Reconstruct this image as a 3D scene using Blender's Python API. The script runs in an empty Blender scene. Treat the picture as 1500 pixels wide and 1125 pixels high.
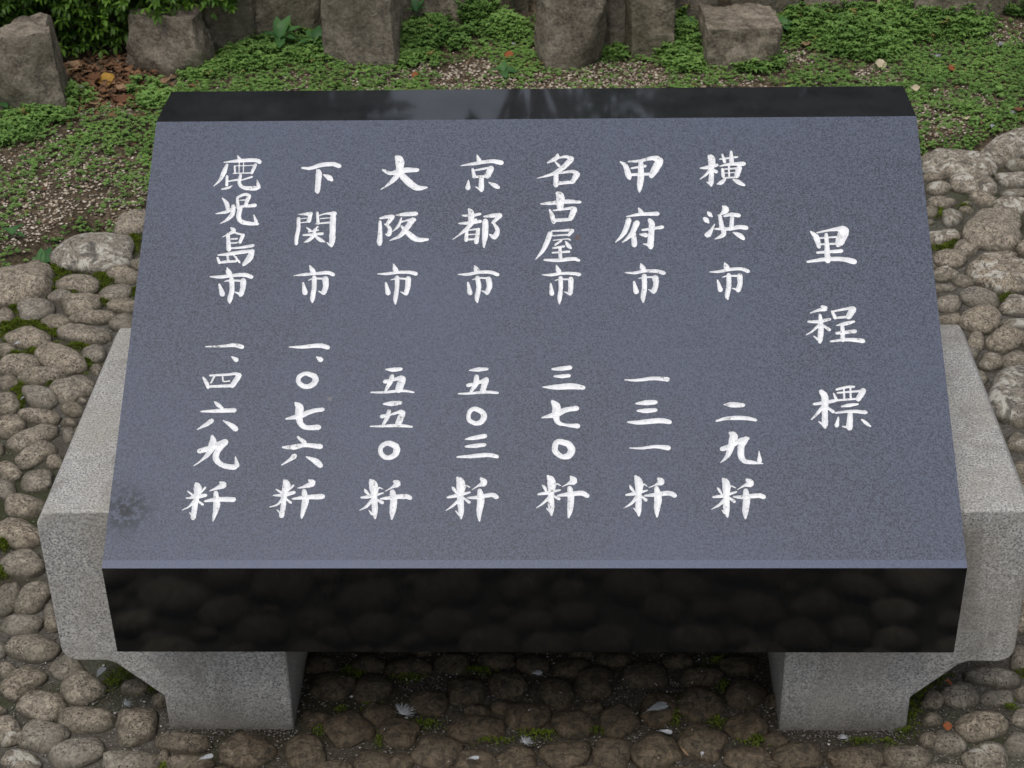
import bpy, bmesh, math, random
import numpy as np
from mathutils import Vector, Matrix, noise, geometry
random.seed(7); rng = np.random.default_rng(7)
S = bpy.context.scene
COL = S.collection

# ------------------------------------------------------------------ camera
CAM = Vector((0.046, -1.989, 1.916)); PITCH, YAW, ROLL, FPX = 0.549, -0.034, -0.021, 2629.7
fwd = Vector((math.sin(YAW)*math.cos(PITCH), math.cos(YAW)*math.cos(PITCH), -math.sin(PITCH)))
r0 = Vector((math.cos(YAW), -math.sin(YAW), 0)); u0 = r0.cross(fwd)
RT = r0*math.cos(ROLL)+u0*math.sin(ROLL); UP = -r0*math.sin(ROLL)+u0*math.cos(ROLL)
cd = bpy.data.cameras.new('camera'); cam = bpy.data.objects.new('camera', cd); COL.objects.link(cam)
cam.matrix_world = Matrix.Translation(CAM) @ Matrix((RT, UP, -fwd)).transposed().to_4x4()
cd.sensor_width = 36; cd.lens = FPX/1500*36; cd.clip_end = 500; cd.clip_start = .05
cd.dof.use_dof = True; cd.dof.focus_distance = 2.55; cd.dof.aperture_fstop = 22
S.camera = cam

# ------------------------------------------------------------------ light
SUN_EL, SUN_AZ = math.radians(66), math.radians(200)
w = bpy.data.worlds.new('World'); S.world = w; w.use_nodes = True
wn, wl = w.node_tree.nodes, w.node_tree.links
bg = wn['Background']; sky = wn.new('ShaderNodeTexSky'); sky.sky_type = 'NISHITA'; sky.sun_disc = False
sky.sun_elevation = SUN_EL; sky.sun_rotation = SUN_AZ; sky.dust_density = 3; sky.air_density = 1
hs = wn.new('ShaderNodeHueSaturation'); hs.inputs['Saturation'].default_value = .42
wl.new(sky.outputs[0], hs.inputs['Color']); wl.new(hs.outputs[0], bg.inputs['Color'])
bg.inputs['Strength'].default_value = .11
sl = bpy.data.lights.new('sun', 'SUN'); sl.energy = 1.15; sl.angle = math.radians(36); sl.color = (1, .95, .88)
so = bpy.data.objects.new('sun', sl); COL.objects.link(so)
sdir = Vector((math.sin(SUN_AZ)*math.cos(SUN_EL), math.cos(SUN_AZ)*math.cos(SUN_EL), math.sin(SUN_EL)))
so.rotation_euler = sdir.to_track_quat('Z', 'Y').to_euler()
S.view_settings.view_transform = 'Standard'; S.view_settings.look = 'None'
S.view_settings.exposure = 0.28; S.view_settings.gamma = 1; S.view_settings.use_curve_mapping = False

# ------------------------------------------------------------------ helpers
def ray(px, py):
    return (fwd*FPX + RT*(px-750) - UP*(py-562.5)).normalized()
def on_z(px, py, z=0.0):
    d = ray(px, py); t = (z-CAM.z)/d.z; return CAM+d*t
def on_y(px, py, y):
    d = ray(px, py); t = (y-CAM.y)/d.y; return CAM+d*t
def tag(o, label=None, cat=None, group=None, kind=None):
    if label: o['label'] = label
    if cat: o['category'] = cat
    if group: o['group'] = group
    if kind: o['kind'] = kind
    return o
def link(name, me, mat=None, parent=None, loc=None, rot=None, scale=None):
    o = bpy.data.objects.new(name, me); COL.objects.link(o)
    if mat is not None and me is not None and not me.materials: me.materials.append(mat)
    if parent: o.parent = parent
    if loc is not None: o.location = loc
    if rot is not None: o.rotation_euler = rot
    if scale is not None: o.scale = scale
    return o
def mesh_np(name, V, F, tint=None, smooth=False):
    """V (n,3), F (m,k) same-size faces"""
    V = np.asarray(V, dtype=np.float32); F = np.asarray(F, dtype=np.int32)
    me = bpy.data.meshes.new(name); k = F.shape[1]
    me.vertices.add(len(V)); me.vertices.foreach_set('co', V.ravel())
    me.loops.add(F.size); me.loops.foreach_set('vertex_index', F.ravel())
    me.polygons.add(len(F)); me.polygons.foreach_set('loop_start', np.arange(0, F.size, k, dtype=np.int32))
    if tint is not None:
        a = me.attributes.new('tint', 'FLOAT', 'POINT'); a.data.foreach_set('value', np.asarray(tint, dtype=np.float32))
    me.update(calc_edges=True); me.validate()
    if smooth: me.polygons.foreach_set('use_smooth', np.ones(len(me.polygons), dtype=bool))
    return me

class NT:
    def __init__(s, name, rough=.8, spec=.3):
        s.m = bpy.data.materials.new(name); s.m.use_nodes = True
        s.n = s.m.node_tree.nodes; s.l = s.m.node_tree.links; s.b = s.n['Principled BSDF']
        s.b.inputs['Roughness'].default_value = rough; s.b.inputs['Specular IOR Level'].default_value = spec
    def put(s, inp, v):
        if hasattr(v, 'is_linked') or isinstance(v, bpy.types.NodeSocket): s.l.new(v, inp)
        else: inp.default_value = v if not isinstance(v, tuple) or len(v) != 3 or inp.type != 'RGBA' else (*v, 1)
    def coord(s, kind='Object', scale=(1, 1, 1)):
        t = s.n.new('ShaderNodeTexCoord'); m = s.n.new('ShaderNodeMapping'); m.inputs['Scale'].default_value = scale
        s.l.new(t.outputs[kind], m.inputs[0]); return m.outputs[0]
    def world(s):
        g = s.n.new('ShaderNodeNewGeometry'); return g.outputs['Position']
    def noise(s, vec, scale, detail=4, rough=.55, out='Fac', dist=0):
        t = s.n.new('ShaderNodeTexNoise'); t.inputs['Scale'].default_value = scale; t.inputs['Detail'].default_value = detail
        t.inputs['Roughness'].default_value = rough; t.inputs['Distortion'].default_value = dist
        s.l.new(vec, t.inputs['Vector']); return t.outputs[out]
    def voro(s, vec, scale, out='Distance', feat='F1'):
        t = s.n.new('ShaderNodeTexVoronoi'); t.inputs['Scale'].default_value = scale; t.feature = feat
        s.l.new(vec, t.inputs['Vector']); return t.outputs[out]
    def ramp(s, f, *st):
        r = s.n.new('ShaderNodeValToRGB'); e = r.color_ramp.elements
        while len(e) < len(st): e.new(.5)
        for i, (p, c) in enumerate(st):
            e[i].position = p; e[i].color = (*c, 1) if isinstance(c, tuple) else (c, c, c, 1)
        s.put(r.inputs[0], f); return r.outputs[0]
    def mix(s, f, a, b, mode='MIX'):
        m = s.n.new('ShaderNodeMix'); m.data_type = 'RGBA'; m.blend_type = mode
        s.put(m.inputs[0], f); s.put(m.inputs[6], a); s.put(m.inputs[7], b); return m.outputs[2]
    def math(s, op, a, b=0.0, c=None):
        m = s.n.new('ShaderNodeMath'); m.operation = op; s.put(m.inputs[0], a); s.put(m.inputs[1], b)
        if c is not None: s.put(m.inputs[2], c)
        return m.outputs[0]
    def bump(s, h, strength=.5, dist=.002, prev=None):
        b = s.n.new('ShaderNodeBump'); b.inputs['Strength'].default_value = strength; b.inputs['Distance'].default_value = dist
        s.put(b.inputs['Height'], h)
        if prev is not None: s.l.new(prev, b.inputs['Normal'])
        s.l.new(b.outputs[0], s.b.inputs['Normal']); return b.outputs[0]
    def col(s, c): s.put(s.b.inputs['Base Color'], c)
    def rnd(s):
        o = s.n.new('ShaderNodeObjectInfo'); return o.outputs['Random']
    def attr(s, name='tint'):
        a = s.n.new('ShaderNodeAttribute'); a.attribute_name = name; return a.outputs['Fac']
    def spot(s, vec, c, r, soft=.5):
        """1 inside radius r round c, falling to 0"""
        d = s.n.new('ShaderNodeVectorMath'); d.operation = 'DISTANCE'; s.l.new(vec, d.inputs[0]); d.inputs[1].default_value = c
        m = s.n.new('ShaderNodeMapRange'); m.inputs[1].default_value = r*soft; m.inputs[2].default_value = r
        m.inputs[3].default_value = 1; m.inputs[4].default_value = 0
        s.l.new(d.outputs['Value'], m.inputs[0]); return m.outputs[0]

# ------------------------------------------------------------------ materials
W = .6; ZB = .249; H = .150; Y1, Z1, Y2 = .647, .793, .774
ANG = math.atan2(Z1-ZB-H, Y1); SL = math.hypot(Y1, Z1-ZB-H)
def face_pt(s_, t_, dz=0.0):                       # point on the inclined face, t_ along the slope from the front edge
    return Vector((s_, math.cos(ANG)*t_-math.sin(ANG)*dz, ZB+H+math.sin(ANG)*t_+math.cos(ANG)*dz))
FN = Vector((0, -math.sin(ANG), math.cos(ANG)))
def px_face(px, py):
    d = ray(px, py); o = Vector((0, 0, ZB+H)); t = (o-CAM).dot(FN)/d.dot(FN); p = CAM+d*t
    return p.x, (p-o).dot(Vector((0, math.cos(ANG), math.sin(ANG))))

def granite_honed(lip=0):
    m = NT('honed_black_granite', .42, .34); v = m.coord()
    n1 = m.noise(v, 380, 2, .8); n2 = m.noise(v, 190, 2, .6); n3 = m.noise(v, 3.2, 4, .5)
    c = m.ramp(n1, (.38, (.022, .026, .038)), (.47, (.063, .074, .104)), (.62, (.116, .132, .180)))  # blue of the reflected sky is mixed into the stone colours
    c = m.mix(.42, c, m.ramp(n2, (.40, (.040, .047, .068)), (.5, (.068, .079, .112)), (.60, (.088, .101, .142))))
    c = m.mix(m.ramp(n3, (.40, 0.0), (.65, .35)), c, (.085, .102, .165))
    sp = m.ramp(m.voro(v, 260), (.0, 1.0), (.13, 0.0)); pick = m.ramp(m.noise(v, 60, 2), (.55, 0.0), (.62, 1.0))
    c = m.mix(m.math('MULTIPLY', sp, pick), c, (.24, .26, .33))
    # dark damp stain low at the left edge, a rust spot and a pale fleck
    p = face_pt(*px_face(184, 748)); st = m.spot(v, p, .052, .2)
    st = m.math('MULTIPLY', st, m.ramp(m.noise(v, 80, 5, .75), (.44, 0.0), (.54, 1.0)))
    c = m.mix(m.math('MULTIPLY', st, .95), c, (.012, .016, .022))
    p = face_pt(*px_face(846, 348)); c = m.mix(m.math('MULTIPLY', m.spot(v, p, .006, .3), .75), c, (.10, .055, .03))
    p = face_pt(*px_face(483, 584)); c = m.mix(m.math('MULTIPLY', m.spot(v, p, .005, .3), .5), c, (.2, .19, .17))
    if lip: c = m.mix(.45, c, (.125, .145, .23))
    m.col(c); m.put(m.b.inputs['Roughness'], m.ramp(n2, (.3, .40), (.7, .55)))
    m.bump(n1, .12, .0006); return m.m
def granite_polished(sheen=0):
    m = NT('polished_black_granite', .1, .7); v = m.coord()
    n = m.noise(v, 420, 3, .7); c = m.ramp(n, (.38, (.0015, .0018, .002)), (.52, (.0036, .0042, .0048)), (.64, (.011, .012, .0135)))
    sp = m.ramp(m.voro(v, 130), (.0, 1.0), (.07, 0.0)); pick = m.ramp(m.noise(v, 40, 2), (.6, 0.0), (.66, 1.0))
    c = m.mix(m.math('MULTIPLY', sp, pick), c, (.22, .22, .22))
    if sheen: c = m.mix(m.ramp(m.noise(v, 9, 6, .7), (.3, .10), (.7, .28)), c, (.12, .125, .135))  # greyer top strip: reflected sky haze painted into the colour
    m.col(c); m.put(m.b.inputs['Roughness'], m.ramp(m.noise(v, 25, 5, .7), (.35, .05-.02*sheen), (.65, .095-.045*sheen)))
    return m.m
def granite_grey():
    m = NT('hammered_grey_granite', .85, .25); v = m.coord()
    n1 = m.noise(v, 300, 3, .75); n2 = m.noise(v, 7, 5, .6); n3 = m.noise(v, 60, 4, .65)
    c = m.ramp(n1, (.38, (.13, .13, .135)), (.48, (.37, .365, .355)), (.60, (.58, .565, .535)))
    c = m.mix(m.ramp(n3, (.40, .0), (.62, .45)), c, (.27, .265, .255))
    c = m.mix(m.ramp(n2, (.45, 0.0), (.65, .5)), c, (.34, .315, .265))
    dr = m.ramp(m.noise(m.coord('Object', (14, 14, 2.2)), 1.0, 5, .6), (.54, 0.0), (.66, .45)); c = m.mix(dr, c, (.16, .15, .125))
    dk = m.ramp(m.voro(v, 170), (.0, 1.0), (.2, 0.0)); pk = m.ramp(m.noise(v, 45, 2), (.5, 0.0), (.6, .85))
    c = m.mix(m.math('MULTIPLY', dk, pk), c, (.07, .07, .072))
    z = m.n.new('ShaderNodeSeparateXYZ'); m.l.new(v, z.inputs[0])
    zz = m.math('ADD', z.outputs['Z'], m.math('MULTIPLY', m.noise(v, 14, 4), .07))
    c = m.mix(m.ramp(zz, (.03, .75), (.12, 0.0)), c, (.10, .085, .065))       # soil splash at the foot
    m.col(c)
    vs = m.coord('Object', (1, .22, 1)); b = m.bump(m.noise(vs, 330, 3, .6), .55, .002); m.bump(m.noise(v, 90, 4, .6), .35, .003, b)
    return m.m
def white_paint():
    m = NT('white_inscription_paint', .6, .3); v = m.coord()
    n = m.noise(v, 150, 5, .75); big = m.noise(v, 11, 3, .6)
    th = m.math('ADD', n, m.math('MULTIPLY', big, .34))
    c = m.ramp(m.noise(v, 70, 4), (.35, (.74, .75, .77)), (.6, (.87, .875, .89)))
    c = m.mix(m.ramp(th, (.775, 0.0), (.815, .8)), c, (.24, .235, .22))
    c = m.mix(m.ramp(m.noise(v, 420, 3, .8), (.63, 0.0), (.67, .6)), c, (.33, .32, .30))
    m.col(c); m.bump(n, .35, .0012); return m.m
def cobble_mat(name, warm=0.0, lichen=0.0):
    m = NT(name, .9, .2); v = m.coord(); r = m.rnd()
    off = m.n.new('ShaderNodeVectorMath'); off.operation = 'ADD'; sc = m.n.new('ShaderNodeVectorMath'); sc.operation = 'SCALE'
    m.l.new(v, off.inputs[0]); sc.inputs[0].default_value = (3.1, 1.7, 2.3); m.put(sc.inputs['Scale'], m.math('MULTIPLY', r, 9.0)); m.l.new(sc.outputs[0], off.inputs[1]); v = off.outputs[0]
    g1 = m.noise(v, 210, 3, .7); g2 = m.noise(v, 75, 5, .75, dist=.8); g3 = m.noise(v, 11, 4, .6)
    c = m.ramp(g2, (.37, (.035, .03, .024)), (.45, (.14, .108, .075)), (.53, (.32, .268, .195)), (.64, (.58, .515, .40)))
    c = m.mix(.42, c, m.ramp(g1, (.38, (.04, .038, .036)), (.47, (.24, .205, .165)), (.6, (.56, .50, .41))))
    hue = m.ramp(r, (0, (.225, .19, .15)), (.3, (.20, .175, .145)), (.55, (.19, .135, .085)), (.62, (.18, .17, .155)), (1, (.235, .20, .155)))
    c = m.mix(.16, c, hue)
    c = m.mix(m.ramp(m.math('FRACT', m.math('MULTIPLY', r, 17.3)), (0, 0.0), (.5, .0), (1, .45)), c, m.mix(g2, (.09, .085, .075), (.36, .35, .32)))
    pit = m.ramp(m.voro(v, 150), (.12, 1.0), (.34, 0.0)); pk = m.ramp(m.noise(v, 38, 4), (.44, 0.0), (.50, 1.0))
    c = m.mix(m.math('MULTIPLY', pit, pk), c, (.025, .024, .022))
    cr_ = m.ramp(m.voro(v, 55, 'Distance', 'DISTANCE_TO_EDGE'), (.0, 1.0), (.05, 0.0)); c = m.mix(m.math('MULTIPLY', cr_, m.ramp(m.noise(v, 22, 4), (.48, 0.0), (.56, .8))), c, (.05, .044, .036))
    if lichen:
        l = m.ramp(m.noise(v, 26, 6, .75, dist=1.2), (.52, 0.0), (.57, lichen)); c = m.mix(l, c, (.52, .50, .44))
        l2 = m.ramp(m.noise(v, 19, 5, .7, dist=1), (.55, 0.0), (.62, lichen*.9)); c = m.mix(l2, c, (.085, .08, .072))
    z = m.n.new('ShaderNodeSeparateXYZ'); gp = m.world(); m.l.new(gp, z.inputs[0])
    zz = m.math('ADD', z.outputs['Z'], m.math('MULTIPLY', m.math('SUBTRACT', g3, .5), .03))
    c = m.mix(m.ramp(zz, (.002, .85), (.018, 0.0)), c, (.075, .068, .05))      # dirt collected at the foot of each stone
    # the tablet's shade on the stones beneath it, painted into their colour
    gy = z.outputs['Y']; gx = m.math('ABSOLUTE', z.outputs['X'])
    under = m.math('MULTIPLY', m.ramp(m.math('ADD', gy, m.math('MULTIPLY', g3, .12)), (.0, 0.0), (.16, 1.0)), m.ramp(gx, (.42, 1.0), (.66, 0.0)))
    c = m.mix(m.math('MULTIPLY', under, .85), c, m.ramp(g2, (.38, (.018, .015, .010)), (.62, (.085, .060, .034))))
    # front strip: shade before the tablet, also painted into the stone colour
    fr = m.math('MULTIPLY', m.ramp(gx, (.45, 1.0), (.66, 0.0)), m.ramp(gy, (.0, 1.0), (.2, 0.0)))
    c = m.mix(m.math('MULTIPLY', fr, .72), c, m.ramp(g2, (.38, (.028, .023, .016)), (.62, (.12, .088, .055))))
    m.col(c); b = m.bump(g2, .8, .005); m.bump(g1, .6, .002, b); return m.m
def rock_mat():
    m = NT('weathered_brown_rock', .92, .15); v = m.coord(); r = m.rnd()
    off = m.n.new('ShaderNodeVectorMath'); off.operation = 'ADD'; sc = m.n.new('ShaderNodeVectorMath'); sc.operation = 'SCALE'
    m.l.new(v, off.inputs[0]); sc.inputs[0].default_value = (5, 3, 4); m.put(sc.inputs['Scale'], m.math('MULTIPLY', r, 5.0)); m.l.new(sc.outputs[0], off.inputs[1]); v = off.outputs[0]
    g1 = m.noise(v, 120, 4, .7); g2 = m.noise(v, 22, 7, .72); g3 = m.noise(v, 4.5, 4, .6)
    c = m.ramp(g2, (.40, (.07, .058, .044)), (.5, (.235, .198, .15)), (.60, (.42, .365, .285)))
    c = m.mix(.5, c, m.ramp(g1, (.38, (.05, .042, .034)), (.62, (.36, .305, .24))))
    c = m.mix(m.ramp(g3, (.5, 0.0), (.7, .6)), c, (.085, .088, .045))
    c = m.mix(m.math('MULTIPLY', m.ramp(r, (0, 0.0), (1, 1.0)), .35), c, (.14, .125, .11))
    ck_ = m.ramp(m.voro(v, 9, 'Distance', 'DISTANCE_TO_EDGE'), (.0, 1.0), (.03, 0.0)); c = m.mix(m.math('MULTIPLY', ck_, m.ramp(g3, (.5, 0.0), (.62, .35))), c, (.05, .042, .033))
    m.col(c); b = m.bump(g2, .9, .016); m.bump(g1, .5, .003, b); return m.m
def mortar_mat():
    m = NT('gritty_mortar', .95, .15); v = m.world()
    g1 = m.noise(v, 160, 4, .75); g2 = m.noise(v, 9, 5, .65); g3 = m.noise(v, 2.4, 4, .6)
    c = m.ramp(g1, (.3, (.05, .048, .043)), (.5, (.115, .108, .095)), (.7, (.22, .21, .19)))
    c = m.mix(m.ramp(g2, (.4, 0.0), (.65, .8)), c, (.05, .038, .026))
    c = m.mix(m.ramp(g3, (.5, 0.0), (.62, .7)), c, (.035, .045, .015))
    z = m.n.new('ShaderNodeSeparateXYZ'); m.l.new(v, z.inputs[0]); mid_shade = m.ramp(m.math('ABSOLUTE', z.outputs['X']), (.42, .75), (.66, 0.0))
    c = m.mix(mid_shade, c, m.ramp(g1, (.35, (.02, .017, .012)), (.65, (.07, .058, .043))))  # tablet's shade painted into the mortar colour between the blocks
    m.col(c); m.bump(g1, .8, .004); return m.m
def soil_mat():
    m = NT('dark_garden_soil', .97, .1); v = m.world()
    g1 = m.noise(v, 90, 5, .8); g2 = m.noise(v, 6, 4, .6)
    c = m.ramp(g1, (.36, (.035, .027, .018)), (.5, (.115, .088, .058)), (.64, (.26, .205, .145)))
    c = m.mix(m.ramp(g2, (.45, 0.0), (.65, .6)), c, (.035, .03, .018))
    m.col(c); m.bump(g1, .9, .01); return m.m
def leaf_mat(name, a, b, c3=None, rough=.55, spec=.35, trans=.25):
    m = NT(name, rough, spec); t = m.attr()
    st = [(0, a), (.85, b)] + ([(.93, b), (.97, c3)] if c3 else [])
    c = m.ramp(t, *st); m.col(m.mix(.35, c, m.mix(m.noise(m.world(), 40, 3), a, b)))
    if trans:
        tr = m.n.new('ShaderNodeBsdfTranslucent'); m.l.new(c, tr.inputs[0]); mx = m.n.new('ShaderNodeMixShader'); mx.inputs[0].default_value = trans
        o = m.n['Material Output']; m.l.new(m.b.outputs[0], mx.inputs[1]); m.l.new(tr.outputs[0], mx.inputs[2]); m.l.new(mx.outputs[0], o.inputs[0])
    return m.m
def tint_mat(name, *st, rough=.85, spec=.2):
    m = NT(name, rough, spec); c = m.ramp(m.attr(), *st)
    m.col(m.mix(.3, c, m.ramp(m.noise(m.world(), 300, 3), (.3, tuple(x*.4 for x in st[0][1])), (.7, st[-1][1])))); return m.m
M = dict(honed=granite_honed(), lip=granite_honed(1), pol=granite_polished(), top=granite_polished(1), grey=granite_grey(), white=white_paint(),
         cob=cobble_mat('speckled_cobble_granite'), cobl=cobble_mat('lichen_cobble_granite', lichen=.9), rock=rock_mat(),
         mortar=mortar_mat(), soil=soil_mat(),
         weed=leaf_mat('weed_leaf', (.06, .14, .03), (.25, .42, .105), (.30, .17, .07)),
         broad=leaf_mat('broad_weed_leaf', (.035, .11, .035), (.08, .19, .055)),
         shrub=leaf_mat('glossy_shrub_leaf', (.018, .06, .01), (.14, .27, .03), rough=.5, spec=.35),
         tree=leaf_mat('tree_leaf', (.02, .05, .012), (.05, .10, .025)),
         moss=leaf_mat('joint_moss', (.04, .065, .008), (.14, .18, .02), rough=.9, spec=.1, trans=.1),
         gravel=tint_mat('cream_gravel', (0, (.09, .065, .045)), (.3, (.28, .21, .15)), (.6, (.50, .40, .29)), (1, (.74, .67, .56))),
         grit=tint_mat('joint_grit', (0, (.05, .04, .03)), (.6, (.16, .13, .10)), (.9, (.3, .28, .25)), (1, (.75, .75, .73))),
         dead=tint_mat('dead_leaf', (0, (.05, .028, .018)), (.5, (.15, .075, .04)), (1, (.26, .15, .08))),
         bark=tint_mat('brown_bark', (0, (.04, .03, .022)), (1, (.10, .075, .055))))
def plain(name, c, rough=.8, trans=0):
    m = NT(name, rough, .2); n = m.noise(m.coord(), 60, 4); m.col(m.ramp(n, (.3, tuple(x*.65 for x in c)), (.7, c))); return m.m
M['feather'] = plain('white_down', (.6, .62, .65)); M['greyfeather'] = plain('grey_down', (.42, .45, .48))
M['yellowleaf'] = plain('yellow_dead_leaf', (.42, .24, .05)); M['brownleaf'] = plain('brown_dead_leaf', (.16, .075, .04))
M['tanleaf'] = plain('tan_dead_leaf', (.34, .22, .13)); M['orangeleaf'] = plain('orange_dead_leaf', (.30, .10, .04)); M['paleleaf'] = plain('pale_dead_leaf', (.55, .47, .33))
M['greyleaf'] = plain('grey_dead_leaf', (.07, .065, .06)); M['litter'] = plain('white_litter', (.75, .77, .8))

# ------------------------------------------------------------------ ground
EDGE = [(-90, 440), (0, 403), (40, 382), (76, 374), (84, 348), (130, 334), (185, 332), (215, 300), (1345, 226), (1420, 222), (1440, 200), (1500, 178), (1600, 165)]
EP = sorted([tuple(on_z(x, y, .015))[:2] for x, y in EDGE])
EP = [(-9, EP[0][1]-2.2)] + EP + [(9, EP[-1][1]+1.6)]
def edge_y(x): return float(np.interp(x, [p[0] for p in EP], [p[1] for p in EP]))
def soil_z(x, y):
    d = y-edge_y(x); s = min(max((d+.03)/.12, 0), 1)
    z = -.035+.052*s + .012*noise.noise(Vector((x*3, y*3, 1)))+.006*noise.noise(Vector((x*11, y*11, 4)))
    if y > 2.95: z += min((y-2.95)*.12, .12)
    return z
xs = np.concatenate([[-40, -15, -7, -4], np.arange(-2.8, 2.81, .035), [4, 7, 15, 40]]); ys = np.concatenate([[-40, -15, -4, -1, 0.8], np.arange(1.3, 3.8, .035), [5, 8, 15, 40]])
V = [(x, y, (soil_z(x, y) if y > 1.2 else -.04)) for y in ys for x in xs]; nx = len(xs)
F = [(j*nx+i, j*nx+i+1, (j+1)*nx+i+1, (j+1)*nx+i) for j in range(len(ys)-1) for i in range(nx-1)]
tag(link('ground', mesh_np('ground', V, F, smooth=True), M['soil']), kind='structure')

# pavement bed
xs = np.arange(-3.6, 3.61, .03); V = []; ny = 110
for j in range(ny+1):
    for x in xs:
        e = edge_y(x)-.02; y = -2.6+(e+2.6)*(j/ny)
        V.append((x, y, .004*noise.noise(Vector((x*9, y*9, 0)))+.0025*noise.noise(Vector((x*40, y*40, 3))) - (.02 if j == ny else 0)))
nx = len(xs); F = [(j*nx+i, j*nx+i+1, (j+1)*nx+i+1, (j+1)*nx+i) for j in range(ny) for i in range(nx-1)]
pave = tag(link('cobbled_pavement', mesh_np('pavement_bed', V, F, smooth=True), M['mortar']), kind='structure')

COB = """139,366,59,29,8 28,412,52,30,15 197,322,28,18,20 118,411,31,14,-3 180,398,26,13,-10 203,382,12,9,0 170,424,27,12,10 90,428,18,10,0 52,449,26,18,8
121,441,27,17,15 137,459,33,10,5 182,442,22,12,0 181,466,22,12,10 6,459,15,13,0 83,467,22,12,-5 125,485,37,15,-8 43,490,31,17,-5 8,507,17,10,0 138,514,17,15,10
89,520,37,20,-22 29,529,31,15,8 66,545,36,13,12 12,555,16,11,0 142,536,9,9,0 108,564,31,19,12 58,576,26,17,-18 10,585,18,17,-20 107,594,16,12,-10 122,582,8,6,0
58,604,31,12,-12 14,619,22,16,5 102,613,12,7,0 50,636,38,13,25 101,632,10,12,0 53,660,30,14,25 80,671,12,10,30 1,652,6,9,0 10,686,20,14,-15 55,699,24,16,20 8,712,15,17,30
35,735,30,17,8 27,776,33,21,-8 33,821,33,20,5 10,872,26,16,60 49,870,30,18,40 74,893,10,15,0 32,909,31,14,3 76,905,12,15,0 49,943,37,21,0 0,945,9,14,0 98,974,24,19,0
33,993,35,18,30 7,975,16,12,10 121,1003,31,22,10 61,1027,34,23,0 127,1048,40,20,5 64,1073,37,22,5 10,1064,20,23,0 200,1058,30,27,60 114,1098,42,21,20 192,1112,42,19,0
30,1112,30,20,-10 197,1000,20,12,0 2,1035,8,7,0 268,1082,38,15,-5 279,1112,35,13,0 361,1094,38,26,0 447,1096,30,27,0 510,1062,32,25,0 463,1046,20,12,0 487,1000,30,20,0
544,1003,28,20,0 548,1112,28,18,0 489,1120,28,12,0 600,972,32,15,0 555,1040,24,16,0 627,1025,28,18,0 683,1006,28,18,0 585,1066,30,20,0 698,1062,40,20,0 640,1094,34,24,0 588,1112,18,14,0
697,1110,30,16,0 745,998,26,20,0 815,1010,26,22,0 772,1044,34,19,0 838,1055,30,22,0 757,1108,30,20,0 828,1100,36,21,0 838,972,28,14,0 728,962,26,12,0 664,966,26,14,0 780,968,24,14,0
870,993,26,24,0 944,983,34,18,0 906,1051,30,22,0 965,1033,26,24,0 1026,1026,32,24,0 1028,985,32,14,0 895,1098,28,22,0 962,1094,34,25,0 1030,1082,33,26,0 1095,1058,30,20,0
1095,1106,34,19,0 1092,1010,28,22,0 1168,1102,36,20,0 900,960,26,11,0 995,962,22,11,0 1080,968,30,14,0 540,968,26,13,0 470,968,24,13,0 1253,1108,40,20,0 1330,1105,34,19,0
1390,1082,26,17,-20 1445,1106,34,23,0 1406,1012,28,18,0 1438,1058,38,22,5 1454,986,42,14,-5 1462,1017,26,12,0 1491,1086,20,18,0 1495,958,14,20,0 1366,1020,16,14,0
1498,1046,16,14,0 1366,1048,16,11,0 1385,1122,30,10,0 1500,1010,16,12,0 1403,237,58,20,-8 1480,210,50,21,22 1367,254,18,7,0 1425,265,36,16,-8 1440,286,22,10,-20 1489,237,18,9,0
1485,258,30,12,-5 1486,278,22,8,0 1482,298,30,14,-5 1374,270,20,11,0 1378,291,20,10,0 1364,306,12,9,0 1394,314,16,14,0 1453,331,44,31,-10 1415,294,9,5,0 1382,342,28,12,5
1415,358,18,13,0 1390,374,25,15,-5 1383,397,20,11,0 1410,406,18,9,-20 1382,417,20,7,0 1468,396,56,28,-12 1388,440,20,14,0 1434,432,30,15,-12 1490,443,26,17,0 1437,463,30,20,0
1390,463,20,9,0 1490,468,24,9,0 1430,494,13,14,0 1472,492,27,19,10 1452,524,18,14,0 1489,522,22,13,0 1482,572,42,34,80 1492,643,16,16,0 1498,684,18,16,0 1420,512,14,10,0 1430,548,16,12,0
1495,612,14,10,0 1360,1078,15,12,0 240,1105,10,12,0 700,1034,18,10,0 735,1030,16,10,0 868,1030,18,9,0 1135,1078,20,13,0 1125,1115,16,9,0"""
LICH = {(1403, 237), (1480, 210), (1482, 572), (1489, 237), (1485, 258), (1468, 396), (10, 1064), (30, 1112), (1445, 1106), (1482, 298), (139, 366), (1486, 278)}
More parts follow.
